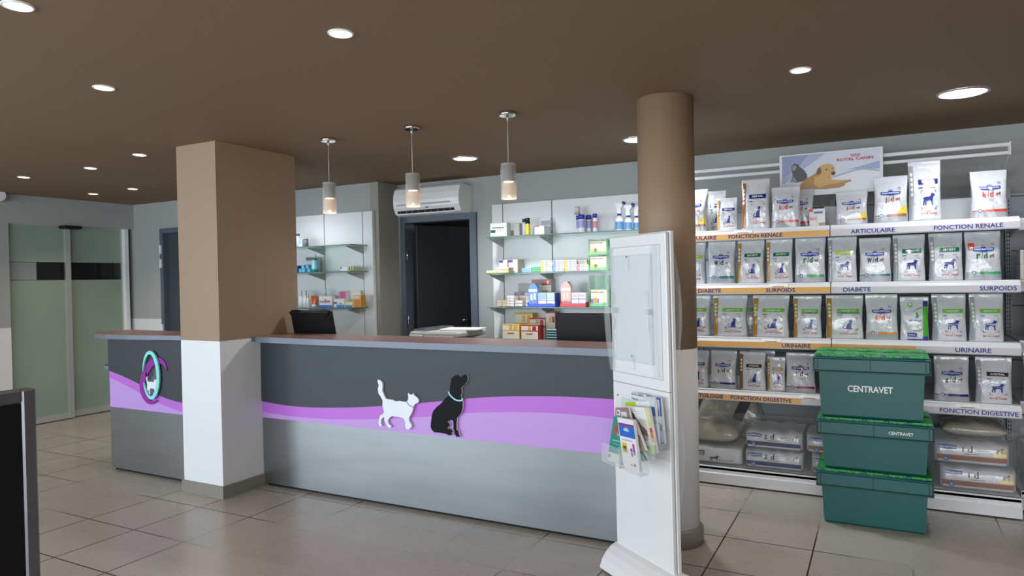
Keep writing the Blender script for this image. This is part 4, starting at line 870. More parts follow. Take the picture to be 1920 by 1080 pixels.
def bag(ty, row, x0, x1, h, s, label, yf=4.895, seed=0, rz=0, zz=None, behind=False):
    W = x1-x0; D = min(.11, W*.52)*(.9 if h < .24 else 1)
    t = thing('pet_food_bag', label, 'pet food bag', ((x0+x1)/2, yf+D/2, (ZS[row] if zz is None else zz)+.001), rz, None)
    g = Bag(W, h, D, seed); g.body(M_bag, M_bagg, t); P = g.P
    def R_(b, u0, v0, u1, v1, c, d=0): b.rect(u0, v0, u1, v1, lambda a, q, e: P(a, q, d), c if not isinstance(c, tuple) else cmat(c, .25, .5), 18, 4)
    def T_(b, s_, u0, v0, u1, v1, c, d=.002): b.text(s_, u0, v0, u1, v1, lambda a, q, e: P(a, q, d), cmat(c, .3, .4))
    def E_(b, pts, u0, v0, u1, v1, c, d=.002, flip=False): emb(b, pts, u0, v0, u1, v1, lambda a, q, e: P(a, q, d), cmat(c, .3, .4), None, flip)
    if ty == 'R':
        b = MB(); R_(b, -.97, .02, -.70, .93, CC[s['st']])
        for k in range(4 if s['st'] != 'sv' else 5):
            vc = .78-.085*k; E_(b, [(.5+.5*math.cos(2*PI*i/10), .5+.5*math.sin(2*PI*i/10)) for i in range(10)], -.92, vc-.033, -.75, vc+.033, (226, 226, 220) if s['band'] not in ('lg',) else (200, 226, 190))
        b.build('side_stripe', t)
        b = MB(); c = CC[s['band']]; vb = .60
        pts = [(-.42, vb), (.1, vb-.004), (.5, vb+.008), (.80, vb+.012), (.80, vb+.092), (.5, vb+.09), (.1, vb+.072), (-.42, vb+.078)]
        R_(b, -.42, vb, .80, vb+.085, c)
        if s.get('rim'): R_(b, -.42, vb-.018, .80, vb, CC['nv'])
        T_(b, s['t'], -.20, vb+.022, .60, vb+.064, (226, 230, 226)); b.build('brand_banner', t)
        b = MB()
        for (a, q), (a1, q1), (a2, q2) in (((-.28, .19), (-.28, .25), (-.10, .19)), ((.70, .19), (.70, .25), (.52, .19)), ((-.28, .50), (-.28, .46), (-.14, .50)), ((.70, .50), (.70, .46), (.56, .50))):
            cc = CC['gd'] if s['st'] != 'sv' else (160, 160, 166)
            pts = [(a, q), (a1, q1), (a2, q2)]; b.poly(pts, lambda u, v, e: P(u, v, .001), cmat(cc, .3, .4))
        if s['an'] == 'c': E_(b, CATS, -.12, .22, .46, .45, CC['an'])
        else: E_(b, DOGS, -.20, .25, .62, .45, CC['an'])
        b.build('animal_emblem', t)
        b = MB(); T_(b, 'ROYAL CANIN', -.26, .10, .68, .135, CC['red'])
        for k in range(3): E_(b, [(0, 0), (1, 0), (.5, 1)], .10+.08*k, .145, .17+.08*k, .165, CC['red'])
        R_(b, .38, .535, .66, .545, (130, 120, 140), .001); R_(b, -.42, .535, -.15, .552, (90, 90, 150), .001); b.build('lettering', t)
    elif ty == 'H':
        b = MB(); R_(b, -.98, .0, .98, .12, (168, 172, 176)); b.build('silver_base', t)
        b = MB(); vb = .585
        nn = 20; vs = []
        for jj in range(4):
            for ii in range(nn+1):
                u = -.60+1.2*ii/nn; lo = vb-.012+.027*min(1, abs(u)/.6)**1.2; hi = vb+(.09 if abs(u) < .13 else .068+.007*abs(u)/.6)
                vs.append(P(u, lo+(hi-lo)*jj/3, .001))
        b.add(vs, [(jj*(nn+1)+ii, jj*(nn+1)+ii+1, (jj+1)*(nn+1)+ii+1, (jj+1)*(nn+1)+ii) for jj in range(3) for ii in range(nn)], cmat(CC['bl'], .25, .5), True)
        T_(b, 'PRESCRIPTION', -.52, vb+.022, .52, vb+.058, (232, 234, 240), .0025); T_(b, "Hill's", -.10, vb+.095, .10, vb+.12, (120, 70, 120)); b.build('brand_banner', t)
        b = MB(); c = CC[s['tc']]; l, r = s['t'].split('/')
        T_(b, l, {'w': -.5, 'j': -.34, 'i': -.30}.get(l, -.42), .43 if l != 'j' else .41, -.20, .54 if l not in 'z' else .51, c); T_(b, r, -.02, .43, .20, .56, c)
        b.poly([(-.14, .425), (-.11, .425), (-.05, .565), (-.08, .565)], lambda u, v, e: P(u, v, .002), cmat(c, .3, .4))
        if s['an'] == 'c': E_(b, CATW, .30, .45, .56, .53, (92, 84, 84), flip=True)
        else: E_(b, DOGS, .30, .45, .62, .53, (150, 90, 60))
        for k, (a, q) in enumerate(((-.05, .55), (-.05, .40), (-.02, .45))): R_(b, a, .385-.022*k, q, .391-.022*k, (170, 150, 150), .001)
        R_(b, .42, .73, .62, .745, (120, 120, 190), .001); R_(b, .45, .70, .64, .712, (222, 130, 130), .001); b.build('lettering', t)
        b = MB(); c = CC[s['band']]; R_(b, -.95, .135, -.68, .155, c); R_(b, -.46, .135, -.2, .155, c); R_(b, -.22, .115, .93, .17, c)
        E_(b, [(.5+.5*math.cos(2*PI*i/14), .5+.5*math.sin(2*PI*i/14)) for i in range(14)], -.66, .11, -.42, .185, CC['bl'], .001); E_(b, [(.5+.5*math.cos(2*PI*i/14), .5+.5*math.sin(2*PI*i/14)) for i in range(14)], -.61, .125, -.47, .17, (210, 214, 224), .003); b.build('colour_band', t)
        if s.get('tri'):
            b = MB(); [R_(b, .30+.63*q/7, .18+.2*q/8, .93, .18+.2*(q+1)/8, CC['ye'], .001) for q in range(7)]; b.build('yellow_corner', t)
        if s.get('badge'):
            b = MB(); R_(b, -.86, .62, -.50, .76, (216, 78, 56), .001); E_(b, CATW, -.80, .64, -.56, .70, (236, 230, 226), .003); b.build('badge', t)
    else:
        b = MB(); R_(b, .60, .0, .95, .90, (84, 176, 60)); R_(b, .56, .0, .95, .09, (60, 56, 150), .001); R_(b, .62, .78, .95, .90, (52, 50, 140), .001)
        T_(b, 'VETERINARY', .66, .2, .88, .24, (226, 236, 226)) if False else None
        b.build('side_stripe', t)
        b = MB(); T_(b, 'urology', -.35, .42, .50, .49, (70, 66, 150), .002)
        b.poly(curve_pts([(-.2, .62), (.1, .70), (.55, .77)], 4)+curve_pts([(.55, .755), (.1, .69), (-.2, .62)], 4), lambda u, v, e: P(u, v, .002), cmat((60, 60, 60)))
        R_(b, -.50, .08, .16, .17, (66, 62, 160), .001); T_(b, 'Virbac', -.42, .105, .05, .15, (226, 226, 240), .003); R_(b, -.5, 0, .56, .03, (60, 56, 150), .001); b.build('lettering', t)
        b = MB(); E_(b, [(.5+.5*math.cos(2*PI*i/14), .5+.5*math.sin(2*PI*i/14)) for i in range(14)], -.45, .76, -.12, .87, (120, 180, 60), .001)
        E_(b, [(.5+.5*math.cos(2*PI*i/14), .5+.5*math.sin(2*PI*i/14)) for i in range(14)], -.38, .79, -.18, .86, (232, 236, 228), .003)
        E_(b, [(0, .1), (.3, 0), (.9, .05), (1, .4), (.7, .9), (.3, 1), (.1, .8), (.45, .6), (.3, .35)], .05, .52, .32, .64, (60, 150, 60))
        ribbon(b, curve_pts([(-.1, .24), (.2, .22), (.5, .25), (.60, .30)], 5), .02, lambda u, v, e: P(u, v, .002), cmat((110, 176, 70))); b.build('animal_emblem', t)
    return t
cnt = {}
for i, (ty, row, x0, x1, h, s) in enumerate(BAGS):
    k = cnt.get(row, 0); cnt[row] = k+1
    pos = '%s from left on %s' % (ORD[k], SHN[row])
    if ty == 'R':
        st = {'gd': 'gold', 'bg': 'brown', 'sv': 'silver'}[s['st']]
        lab = '%swhite %s-striped bag, %s banner, blue %s, %s' % ('small ' if x1-x0 < .15 else ('tall ' if h > .32 else ''), st, CN[s['band']], 'cat' if s['an'] == 'c' else 'dog', pos)
    elif ty == 'H':
        lab = 'white bag, blue banner, %s band, little %s, %s' % (CN[s['band']], 'cat' if s['an'] == 'c' else 'dog', pos)
        if row == 'D' and x0 == -.016: lab = 'white bag on the fourth shelf almost hidden behind the topmost green crate'
    else: lab = 'white bag with violet lettering and green right edge, %s' % pos
    if row == 'A' and h > .33 and ty == 'R': pass
    tt = bag(ty, row, x0, x1, min(h, .292) if row != 'A' else h, s, lab, 4.895+(.03 if h < .24 else 0), seed=i*7+3, rz=math.radians(random.uniform(-3, 3)+(4 if s.get('tilt') else 0)))
# second row and the far bay
E2 = dict(t='RENAL', band='nv', an='c', st='gd')
for i, (ty, row, x0, x1, h, s, yf, lab) in enumerate([
    ('R', 'A', -1.13, -.975, .30, E2, 5.07, 'white bag standing behind the first two bags of the top shelf'),
    ('H', 'A', -.56, -.40, .27, dict(t='k/d', tc='rd', band='rd', an='c'), 5.07, 'white bag standing behind the red banded cat bag on the top shelf'),
    ('H', 'C', .76, .94, .29, dict(t='c/d', tc='or', band='og', an='d'), 5.09, 'white and silver bag with orange band on the third shelf at the right picture edge'),
    ('R', 'D', .745, .93, .285, dict(t='RENAL', band='kh', an='d', st='sv'), 5.09, 'white silver-striped bag, khaki banner, on the fourth shelf at right picture edge'),
    ('H', 'B', -.08, .09, .27, dict(t='w/d', tc='dk', band='tl', an='d'), 5.07, 'white bag standing behind the seventh bag of the second shelf'),
    ('R', 'C', -.98, -.76, .27, dict(t='URINARY', band='lg', an='c', st='gd'), 5.07, 'white bag standing behind the gap of the second and third bags on the third shelf'),
    ('R', 'D', -.83, -.66, .25, dict(t='INTESTINAL', band='db', an='c', st='bg'), 5.07, 'white bag standing behind the brown bannered cat bag on the fourth shelf')]):
    bag(ty, row, x0, x1, h, s, lab, yf, seed=900+i)
carton('small white carton with red corner between bags on the top shelf', -.418, -.320, ZS['A']+.001, .118, 4.97, .07, (216, 212, 208), [(0, .82, .25, 1, (190, 60, 50)), (.3, .72, .85, .84, (60, 90, 170)), (.6, .02, .98, .22, (150, 110, 90)), (.48, .05, .5, .6, (150, 150, 150))], [('k/d', .08, .35, .42, .55, (214, 80, 70))])
carton('plain pale carton behind the small red cornered carton on the top shelf', -.345, -.24, ZS['A']+.001, .15, 5.22, .12, (176, 180, 182))
carton('plain pale grey carton behind the tall dog bag on the top shelf', .33, .50, ZS['A']+.001, .15, 5.20, .14, (186, 190, 192))
for k, l in enumerate(('lower', 'upper')):
    carton('white carton with navy header and brown side stripe in the far bay, %s of two' % l, .735, .90, ZS['B']+.001+.088*k, .087, 5.12, .14, (224, 222, 216), [(.0, 0, .1, 1, (200, 194, 180)), (.1, 0, .2, 1, (120, 100, 84)), (.36, .8, .9, .94, (60, 60, 130)), (.55, .3, .62, .6, (60, 60, 140)), (.45, .1, .8, .14, (190, 120, 120))])

# lying sacks on the base deck
def sack(label, x0, x1, z, h, yf, dp, kind, seed, cat=None):
    t = thing('pet_food_sack', label, 'pet food sack', ((x0+x1)/2, yf+dp/2, z)); W = (x1-x0)/2; D = dp/2; r = random.Random(seed)
    w_ = [(r.uniform(3, 10), r.uniform(0, 6), r.uniform(.3, 1)) for _ in range(5)]
    pw = 5 if kind != 'round' else 2.4
    def sag(x, y): return 1+.05*sum(k*math.sin(f*x/W*1.6+p+y*8) for f, p, k in w_)/2
    def P(s, tz, d=0):
        q = 2*tz-1; e = (1-abs(s)**(14 if kind != 'round' else 3))**(.5 if kind == 'round' else .25)
        y = -D*max(0, 1-abs(q)**pw)**(1/pw)*(.85+.15*e)
        zc = tz*h*(1 if tz < .5 else 1+(sag(s*W, y)-1)*(tz-.5)*2)
        if kind == 'round': zc = h*.5+(zc-h*.5)*max(.12, e)
        return (s*W, y-.003-d, zc)
    NR, NX = 28, 24; vs = []; fs = []
    for j in range(NX+1):
        s = -1+2*j/NX; e = max(0, 1-abs(s)**(14 if kind != 'round' else 3))**(.5 if kind == 'round' else .25)
        for k in range(NR):
            a = 2*PI*k/NR; q = sp_(math.sin(a), 2/pw); y = -D*sp_(math.cos(a), 2/pw)*(.85+.15*e); tz = (q+1)/2
            zc = tz*h*(1 if tz < .5 else 1+(sag(s*W, y)-1)*(tz-.5)*2)
            if kind == 'round': zc = h*.5+(zc-h*.5)*max(.12, e)
            vs.append((s*W, y, zc))
    for j in range(NX):
        for k in range(NR): fs.append((j*NR+k, (j+1)*NR+k, (j+1)*NR+(k+1) % NR, j*NR+(k+1) % NR))
    b = MB(); b.add(vs, fs, M_bag if kind != 'round' else mat('dull_white_film', (178, 172, 158), .25, bump=.9, bscale=9, coat=.6, bdist=.03), True)
    b.f.append(tuple(range(NR))); b.mi.append(0); b.sm.append(False); b.f.append(tuple(NX*NR+k for k in reversed(range(NR)))); b.mi.append(0); b.sm.append(False)
    b.build('pouch', t)
    R_ = lambda b, u0, v0, u1, v1, c, d=0: b.rect(u0, v0, u1, v1, lambda a, q, e: P(a, q, d), cmat(c, .25, .5), 12, 2)
    T_ = lambda b, s_, u0, v0, u1, v1, c, d=.002: b.text(s_, u0, v0, u1, v1, lambda a, q, e: P(a, q, d), cmat(c, .3, .4))
    if kind in ('zd', 'jd'):
        c = (44, 52, 100) if kind == 'zd' else (156, 100, 78)
        b = MB(); R_(b, -.94, .07, .94, .43, c); b.build('colour_band', t)
        b = MB(); R_(b, -.76, .16, -.62, .38, (74, 104, 160) if kind == 'zd' else (66, 110, 180), .0015); E2_ = emb(b, CATW, -.73, .20, -.65, .33, lambda a, q, e: P(a, q, .0025), cmat((210, 220, 230))); b.build('badge', t)
        b = MB(); b.poly([(-.92, .70), (-.66, .66), (-.40, .70), (-.40, .84), (-.66, .86), (-.92, .84)], lambda a, q, e: P(a, q, .001), cmat(CC['bl'], .25, .5)); T_(b, 'PRESCRIPTION', -.90, .725, -.42, .80, (226, 230, 240)); b.build('brand_banner', t)
        b = MB(); cc = (40, 44, 66) if kind == 'zd' else (130, 84, 70); l = 'z' if kind == 'zd' else 'j'
        T_(b, l, -.32 if l == 'z' else -.27, .58, -.20, .80, cc); T_(b, 'd', -.10, .58, .03, .86, cc); R_(b, .06, .74, .45, .76, (150, 150, 160), .001); R_(b, .1, .67, .5, .69, (150, 150, 160), .001); R_(b, -.2, .50, .2, .53, (140, 120, 90), .001)
        emb(b, DOGS, .64, .62, .86, .86, lambda a, q, e: P(a, q, .002), cmat((150, 110, 90)))
        b.build('lettering', t)
        if kind == 'jd':
            b = MB(); b.poly([(.55, .48), (.93, .48), (.93, .88), (.80, .88)], lambda a, q, e: P(a, q, .001), cmat(CC['ye'], .3, .4)); b.build('yellow_corner', t)
    elif kind == 'royal':
        b = MB(); R_(b, -.95, .5, -.25, .74, (74, 52, 44)); R_(b, -.55, .53, -.28, .70, (160, 158, 156), .001); T_(b, 'INTESTINAL', -.9, .57, -.58, .68, (210, 205, 200)); b.build('brand_banner', t)
        b = MB(); emb(b, DOGS, -.10, .22, .28, .52, lambda a, q, e: P(a, q, .002), cmat((44, 48, 110))); b.build('animal_emblem', t)
        b = MB(); T_(b, 'ROYAL CANIN', .26, .25, .72, .33, CC['red']); b.build('lettering', t)
    return t
DZ = .126
sack('white sack with brown banner and blue dog on base shelf beside the round column', -1.26, -.86, DZ, .125, 4.91, .42, 'royal', 1)
sack('bulging shiny cream sack lying on top of the white sack beside the round column', -1.27, -.885, DZ+.128, .155, 4.925, .42, 'round', 2)
t = sack('large grey sack with dark strip standing slumped at the back of the base shelf', -1.27, -.80, DZ+.001, .44, 5.37, .22, 'round', 3)
b = MB(); b.poly([(.0, .17), (.07, .15), (.19, .41), (.12, .43)], XZ(-.135), mat('dark_strap', (52, 52, 50), .4), .004); b.poly([(.03, .19), (.06, .18), (.075, .22), (.045, .23)], XZ(-.137), cmat((150, 150, 146)), .002); b.build('dark_strip', t)
for k, l in enumerate(('bottom', 'top')):
    sack('white sack with navy lower band, %s one of the pair between column side and crates' % l, -.838+.004*k, -.470-.003*k, DZ+.1345*k, .127, 4.915, .42, 'zd', 10+k)
    sack('brown banded white sack, %s of the pair half hidden left of the crates' % l, -.42-.03*k, -.04, DZ+.1345*k, .127, 4.915+.01*k, .42, 'jd', 20+k)
    sack('brown banded white sack with yellow corner, %s of the pair right of the crates' % l, .300-.026*k, .680-.03*k, DZ+.1495*k, .14, 4.915+.012*k, .42, 'jd', 30+k)
    sack('white sack at the right picture edge, %s one of the pair in the far bay' % l, .765-.005*k, 1.16, DZ+.127*k, .119, 5.10, .38, 'zd', 40+k)
sack('grey sack lying at the back of the base shelf behind the right hand pair', .32, .66, DZ+.292, .10, 5.02, .35, 'round', 50)

# ================================================================ GREEN CRATES
def crate(label, x, y, z, rz, hh, txt):
    t = thing('storage_crate', label, 'crate', (x, y, z), rz, None)
    bx, by_, tx_, ty_ = .254, .182, .264, .190; zr = hh-.088
    def fr(ax, ay, az, cx, cy, cz, b, mt): # frustum
        vs = [(-ax, -ay, az), (ax, -ay, az), (ax, ay, az), (-ax, ay, az), (-cx, -cy, cz), (cx, -cy, cz), (cx, cy, cz), (-cx, cy, cz)]
        b.add(vs, [(0, 3, 2, 1), (4, 5, 6, 7), (0, 1, 5, 4), (1, 2, 6, 5), (2, 3, 7, 6), (3, 0, 4, 7)], mt)
    b = MB(); fr(bx-.01, by_-.01, 0, bx, by_, .012, b, M_crate); fr(bx, by_, .012, tx_, ty_, zr, b, M_crate); b.build('body', t)
    b = MB(); b.box(-.294, .294, -.198, .198, zr, zr+.006, M_crate, .003); b.box(-.290, .290, -.194, .194, zr+.006, hh-.012, M_crate, .004)
    b.box(-.295, .295, -.199, .199, hh-.012, hh-.002, M_crate, .003)
    for sx in (-.294, -.001, .291):
        b.box(sx, sx+.0035, -.1985, -.192, zr, hh-.004, M_crated)
    for sx in (-.272, .268): b.box(sx, sx+.004, -.1975, -.192, zr+.004, hh-.01, M_crated)
    b.box(-.294, .294, -.1990, -.1975, zr-.001, zr+.003, M_crated); b.build('rim', t)
    for s in (-1, 1):
        b = MB()
        P = [(-.292*s, s*.196)]
        n = 8; pts = []
        for k in range(n+1):
            xx = -.28+.56*k/n; yy = .016 if (k % 2 == 0) == (s > 0) else -.016
            pts += [(xx, yy*1.0), (xx+.56/n if k < n else .285, yy)]
        pts = [(-.285, pts[0][1])]+pts
        if s > 0: pl = pts+[(.285, .190), (-.285, .190)]
        else: pl = [(-.285, -.190), (.285, -.190)]+[(a, c-.001) for a, c in reversed(pts)]
        b.poly(pl[::-1] if s > 0 else pl, lambda a, c, d: (a, c, hh+.014-d), M_lid, .012)
        rr = random.Random(5)
        for k in range(15):
            if k % 5 == 3: continue
            xx = -.275+.0365*k; b.box(xx, xx+.024, s*.186, s*.199, hh-.002, hh+.0155, M_lid if k % 3 else M_crate, .002)
        for k in range(5): b.box(-.24+.11*k, -.19+.11*k, s*.06, s*.15, hh+.014, hh+.0175, M_lid, .001)
        b.build('lid_flap', t)
        b = MB()
        b.tube((-.27, s*.199, hh-.001), (.27, s*.199, hh-.001), .005, M_crate)
        b.build('hinge', t)
    if txt:
        b = MB(); sz = (tx_-bx)
        for s_, u0, v0, u1, v1, onrim in txt:
            yy = lambda v: (-.2005 if onrim else -(by_+(ty_-by_)*(v-.012)/(zr-.012))-.001)
            b.text(s_, u0, v0, u1, v1, lambda a, c, d: (a, yy(c), c), M_wt)
        b.build('lettering', t)
    return t
CX = -.055
crate('dark green lidded storage crate standing on the floor, bottom of the stack of three', CX, 4.572, 0, math.radians(0), .302, None)
crate('dark green lidded storage crate with small white lettering on its rim, middle of the stack', CX+.005, 4.572, .319, 0, .282, [('CENTRAVET', .075, .222, .195, .240, True)])
crate('dark green storage crate with large white lettering and bright green lid, top of stack', CX-.008, 4.565, .618, 0, .348, [('CENTRAVET', -.115, .150, .112, .187, False)])

# ================================================================ BROCHURE STAND
ez = math.atan2(-.59, .807)
t = thing('brochure_stand', 'tall white display panel with clear poster frame and leaflet pockets before the round column', 'display stand', (-1.178, 3.277, 0), ez)
WS = .437
def lean(v): return (v[0]-.022*max(0, (v[2]-.1))/1.5, v[1], v[2])
def sb(b): b.v = [lean(v) for v in b.v]; return b
# local: x along the width, -y towards the viewer
b = MB(); b.box(0, WS, .0, .020, .93, 1.640, M_plast, .003); sb(b).build('upper_panel', t)
b = MB(); b.box(0, WS, .0, .020, .09, .928, M_plast, .003); sb(b).build('lower_panel', t)
b = MB(); b.box(.004, WS-.003, .0205, .026, .09, 1.632, mat('light_grey_trim', (178, 180, 182))); b.box(0, WS+.001, .026, .047, .09, 1.648, M_plast, .003); sb(b).build('rear_panel', t)
def foot(sg):
    b = MB(); prof = [(0, .125), (.02, .124), (.05, .112), (.08, .088), (.105, .055), (.118, .022), (.119, .012), (.112, .010), (0, .010)]
    pr = [(sg*a+(.023), c) for a, c in prof]
    if sg > 0: pr = pr[::-1]
    b.poly(pr, lambda a, c, d: (-.012+d, a, c), M_plast, WS+.024, M_plast); b.box(.0, .06, .023+sg*.06, .023+sg*.10, 0, .012, M_black); b.box(WS-.06, WS, .023+sg*.06, .023+sg*.10, 0, .012, M_black); return b
foot(-1).build('curved_foot', t); foot(1).build('curved_foot', t)
# recessed frame groove
b = MB(); G = mat('light_grey_trim', (178, 180, 182))
def frame(b, x0, x1, z0, z1, w_, y0, y1, mt):
    b.box(x0, x1, y0, y1, z1-w_, z1, mt); b.box(x0, x1, y0, y1, z0, z0+w_, mt); b.box(x0, x0+w_, y0, y1, z0+w_, z1-w_, mt); b.box(x1-w_, x1, y0, y1, z0+w_, z1-w_, mt)
frame(b, .012, .400, .978, 1.590, .003, -.0015, .001, G); sb(b).build('frame_groove', t)
b = MB(); b.box(.035, .345, -.010, -.007, 1.045, 1.545, M_acryl); frame(b, .030, .350, 1.040, 1.550, .006, -.013, -.006, M_acryl); sb(b).build('clear_poster_sheet', t)
def bulge(name, x0, x1, ydir, zt0, zt1):
    b = MB(); vs = []; fs = []; n = 16
    for j in range(n+1):
        z_ = zt0+(zt1-zt0)*j/n; bu = math.sin(PI*j/n)*.022+.003
        vs += [(x0-(bu*.55 if x0 < .2 else -bu*.55), ydir*(bu+.006), z_), (x1, ydir*(bu+.006), z_), (x0-(bu*.55 if x0 < .2 else -bu*.55), ydir*(bu+.010), z_), (x1, ydir*(bu+.010), z_)]
    for j in range(n):
        a = 4*j; fs += [(a, a+4, a+5, a+1), (a+2, a+3, a+7, a+6), (a, a+2, a+6, a+4), (a+1, a+5, a+7, a+3)]
    b.add(vs, fs, M_acryl, True); sb(b).build(name, t)
bulge('clear_curved_strip', .0, .035, -1, .985, 1.585); bulge('clear_curved_strip', .388, .350, -1, .985, 1.585)
def bulge2():
    b = MB(); vs = []; fs = []; n = 32
    for j in range(n+1):
        z_ = .35+1.25*j/n; bu = abs(math.sin(2*PI*j/n))*.045+.004
        vs += [(.03, .049+bu, z_), (WS-.02, .049+bu, z_), (.03, .053+bu, z_), (WS-.02, .053+bu, z_)]
    for j in range(n):
        a = 4*j; fs += [(a, a+1, a+5, a+4), (a+2, a+6, a+7, a+3), (a, a+4, a+6, a+2), (a+1, a+3, a+7, a+5)]
    b.add(vs, fs, M_acryl, True); sb(b).build('rear_clear_pocket', t)
bulge2()
for (x, z_, n_) in ((.165, 1.52, 'clip'), (.188, 1.05, 'clip')):
    b = MB(); b.lathe([(.004, 0), (.004, .006)], M_steel, n=10, tf=lambda v: (x+v[0], -.014-v[2], z_+.02+v[1])); b.box(x-.010, x+.010, -.022, -.013, z_-.045, z_+.012, M_acryl, .004); sb(b).build('clip', t)
for x in (.03, .30):
    b = MB(); b.box(x, x+.055, -.028, -.012, 1.27, 1.295, M_acryl, .006); b.box(x+.01, x+.02, -.02, -.0105, 1.19, 1.255, M_acryl, .003); b.box(x+.01, x+.02, -.02, -.0105, 1.31, 1.375, M_acryl, .003); sb(b).build('acrylic_catch', t)
b = MB(); b.lathe([(.005, 0), (.005, .004)], M_steel, (0, 0, 0), n=10, tf=lambda v: (.045+v[0], -.001-v[2], .865+v[1])); sb(b).build('screw', t)
# clear leaflet pockets
def pocket(x0, x1, off, z0, z1):
    b = MB(); b.box(x0, x1, -off-.002, -off, z0, z1, M_acryl); b.box(x0, x1, -off, -off+.05, z0, z0+.003, M_acryl)
    for x in (x0, x1-.002): b.box(x, x+.002, -off, -off+.05, z0, z1-.03, M_acryl)
    b.build('clear_pocket', t)
b = MB(); b.box(.06, .43, -.004, -.001, .62, .86, M_acryl); b.build('clear_pocket', t)
pocket(.16, .305, .185, .590, .68); pocket(.305, .46, .19, .592, .69); pocket(.33, .47, .115, .655, .75); pocket(.36, .45, .07, .685, .80)
bpy.context.view_layer.update()
LM = t.matrix_world.copy() if False else Matrix.Translation((-1.178, 3.277, 0)) @ Matrix.Rotation(ez, 4, 'Z')
def leaflet(label, off, q, th, base, prints=(), texts=(), name='leaflet', cat='leaflet', group=None):
    """q: four corners TL TR BR BL (x,z) in stand space at distance off in front of it"""
    bl = q[3]; o = thing(name, label, cat, tuple(LM @ Vector((bl[0], -off, bl[1]))), ez, group)
    Q = [(x-bl[0], z_-bl[1]) for x, z_ in q]
    def mp(d): return lambda u, v, e: ((Q[3][0]*(1-u)+Q[2][0]*u)*(1-v)+(Q[0][0]*(1-u)+Q[1][0]*u)*v, -d+e, (Q[3][1]*(1-u)+Q[2][1]*u)*(1-v)+(Q[0][1]*(1-u)+Q[1][1]*u)*v)
    b = MB(); b.poly([(0, 0), (1, 0), (1, 1), (0, 1)], mp(0), cmat(base, .3), th, M_paper); b.build('pages', o)
    if prints or texts:
        b = MB()
        for pts, c in prints: b.poly(pts, mp(.0008), cmat(c, .3))
        for s_, u0, v0, u1, v1, c in texts: b.text(s_, u0, v0, u1, v1, mp(.0014), cmat(c, .3))
        b.build('printed_cover', o)
    return o
rc4 = lambda a, c, e, f: [(a, c), (e, c), (e, f), (a, f)]
leaflet('teal leaflet with a brown dog picture and pale foot in the lower left pocket', .17, [(.242, .813), (.298, .818), (.302, .603), (.182, .599)], .008, (40, 142, 132), [(rc4(0, 0, 1, .2), (214, 222, 206)), ([(.25, .6), (1, .6), (1, .82), (.5, .85), (.2, .75)], (150, 96, 70)), ([(.55, .6), (.85, .6), (.8, .7), (.6, .7)], (226, 216, 206)), (rc4(.05, .08, .18, .15), (150, 40, 40)), (rc4(.2, .47, .9, .485), (200, 226, 220)), (rc4(.3, .40, .9, .41), (150, 200, 190))])
leaflet('white leaflet with blue header and small pictures in the lower middle pocket', .175, [(.277, .814), (.396, .821), (.441, .607), (.319, .601)], .014, (228, 228, 230), [(rc4(.04, .63, 1, .86), (34, 104, 200)), (rc4(.04, .86, 1, .90), (140, 46, 130)), ([(.3, .76), (.4, .82), (.5, .84), (.6, .82), (.7, .76), (.5, .74)], (210, 226, 240)), (rc4(.1, .3, .4, .50), (206, 190, 50)), (rc4(.16, .33, .36, .44), (50, 56, 40)), (rc4(.6, .26, .72, .42), (140, 60, 140)), (rc4(.76, .3, .88, .52), (150, 66, 150)), (rc4(.5, .07, .62, .11), (230, 130, 70)), (rc4(.68, .07, .82, .12), (110, 50, 130)), (rc4(.15, .56, .8, .575), (170, 120, 160))])
leaflet('leaflet with brown animal picture and white badge, behind the teal one', .13, [(.198, .841), (.30, .857), (.319, .806), (.193, .801)], .006, (150, 120, 120), [(rc4(.1, .15, .35, .75), (220, 222, 226)), (rc4(.4, .1, .8, .6), (206, 210, 214)), (rc4(.15, .3, .25, .6), (70, 90, 130))])
leaflet('white magazine with a crouching cat picture and lime foot in the upper middle pocket', .10, [(.255, .853), (.379, .867), (.434, .672), (.341, .663)], .012, (226, 228, 226), [(rc4(0, 0, 1, .16), (160, 200, 50)), ([(.15, .2), (.9, .3), (.9, .5), (.6, .6), (.35, .75), (.2, .8), (.1, .5)], (120, 106, 92)), ([(.12, .72), (.3, .66), (.28, .82), (.15, .9)], (40, 34, 34)), (rc4(.3, .90, .8, .905), (120, 120, 150)), (rc4(.3, .85, .85, .855), (120, 120, 150))])
leaflet('pale green edged booklet right of the cat magazine', .095, [(.372, .866), (.404, .868), (.456, .682), (.428, .670)], .012, (200, 212, 150), [(rc4(.3, .25, .9, .45), (226, 130, 90)), (rc4(.3, .45, .9, .55), (210, 70, 100)), (rc4(0, 0, 1, .18), (160, 196, 50))])
leaflet('white booklet edge leaning behind the blue headed leaflet', .145, [(.293, .809), (.364, .814), (.444, .695), (.376, .677)], .012, (224, 224, 222), [(rc4(.5, 0, 1, .5), (150, 140, 130))])
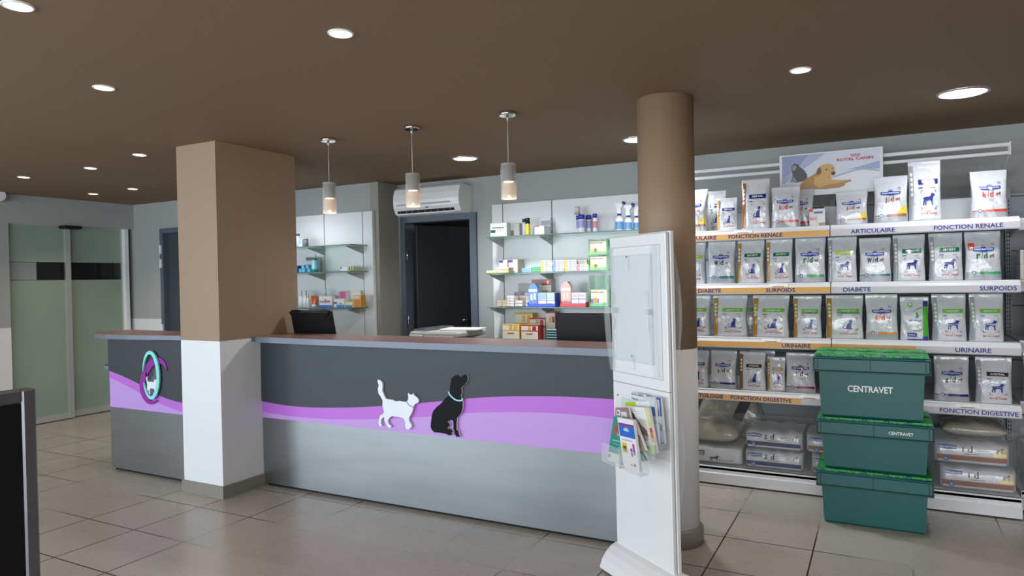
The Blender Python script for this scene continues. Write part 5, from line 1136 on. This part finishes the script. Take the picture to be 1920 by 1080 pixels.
leaflet('white newsletter with lime green corner in the upper left pocket', .06, [(.173, .859), (.358, .889), (.385, .818), (.179, .816)], .006, (226, 230, 230), [(rc4(.02, .55, .45, .95), (168, 204, 40)), (rc4(.5, .7, .9, .715), (150, 150, 160)), (rc4(.5, .6, .9, .615), (150, 150, 160))])
leaflet('white newsletter with dark heading, rearmost in the top row', .035, [(.189, .902), (.299, .907), (.344, .841), (.188, .849)], .004, (218, 224, 228), [], [('ACTU CLIENTS', .04, .80, .85, .97, (90, 96, 120)), ('Tiques du', .03, .40, .40, .60, (90, 96, 110))])
leaflet('blue and white booklet with pale spine in the right pocket', .055, [(.319, .903), (.391, .910), (.417, .702), (.372, .692)], .012, (196, 208, 216), [(rc4(.45, .6, .95, .8), (50, 120, 190)), (rc4(0, 0, 1, .04), (50, 100, 180))])
leaflet('booklet with blue and dark blue edge, rightmost of the leaflets', .040, [(.378, .909), (.416, .908), (.438, .709), (.404, .698)], .012, (150, 190, 215), [(rc4(.3, .6, 1, 1), (40, 80, 170)), (rc4(.1, .3, .8, .42), (160, 130, 120)), (rc4(0, 0, 1, .05), (50, 100, 180)), (rc4(0, .45, .7, .95), (214, 216, 220))])
leaflet('small white leaflet with teal curved stripe below the booklet edge', .12, [(.355, .681), (.401, .679), (.435, .640), (.360, .627)], .005, (214, 224, 226), [([(.2, 1), (.6, 1), (.95, .2), (.8, .1), (.55, .7), (.2, .75)], (40, 160, 170))])

# ================================================================ DARK BOARD AT THE LEFT EDGE
t = thing('freestanding_board', 'black board in a brushed metal frame cut by the left picture edge', 'board', (-2.6, .9, 0))
b = MB(); b.box(-.018, .018, -.5, .40, .02, 1.055, M_black); b.build('panel', t)
b = MB(); b.box(-.026, .026, .39, .435, .0, 1.102, M_alu2, .006); b.build('frame_post', t)
b = MB(); b.box(-.026, .026, -.545, -.5, .0, 1.102, M_alu2, .006); b.build('frame_post', t)
b = MB(); b.box(-.026, .026, -.5, .39, 1.057, 1.102, M_alu2, .006); b.build('frame_rail', t)
b = MB(); b.box(-.15, .15, -.48, -.44, 0, .02, M_alu2, .004); b.box(-.15, .15, .33, .37, 0, .02, M_alu2, .004); b.build('base_feet', t)
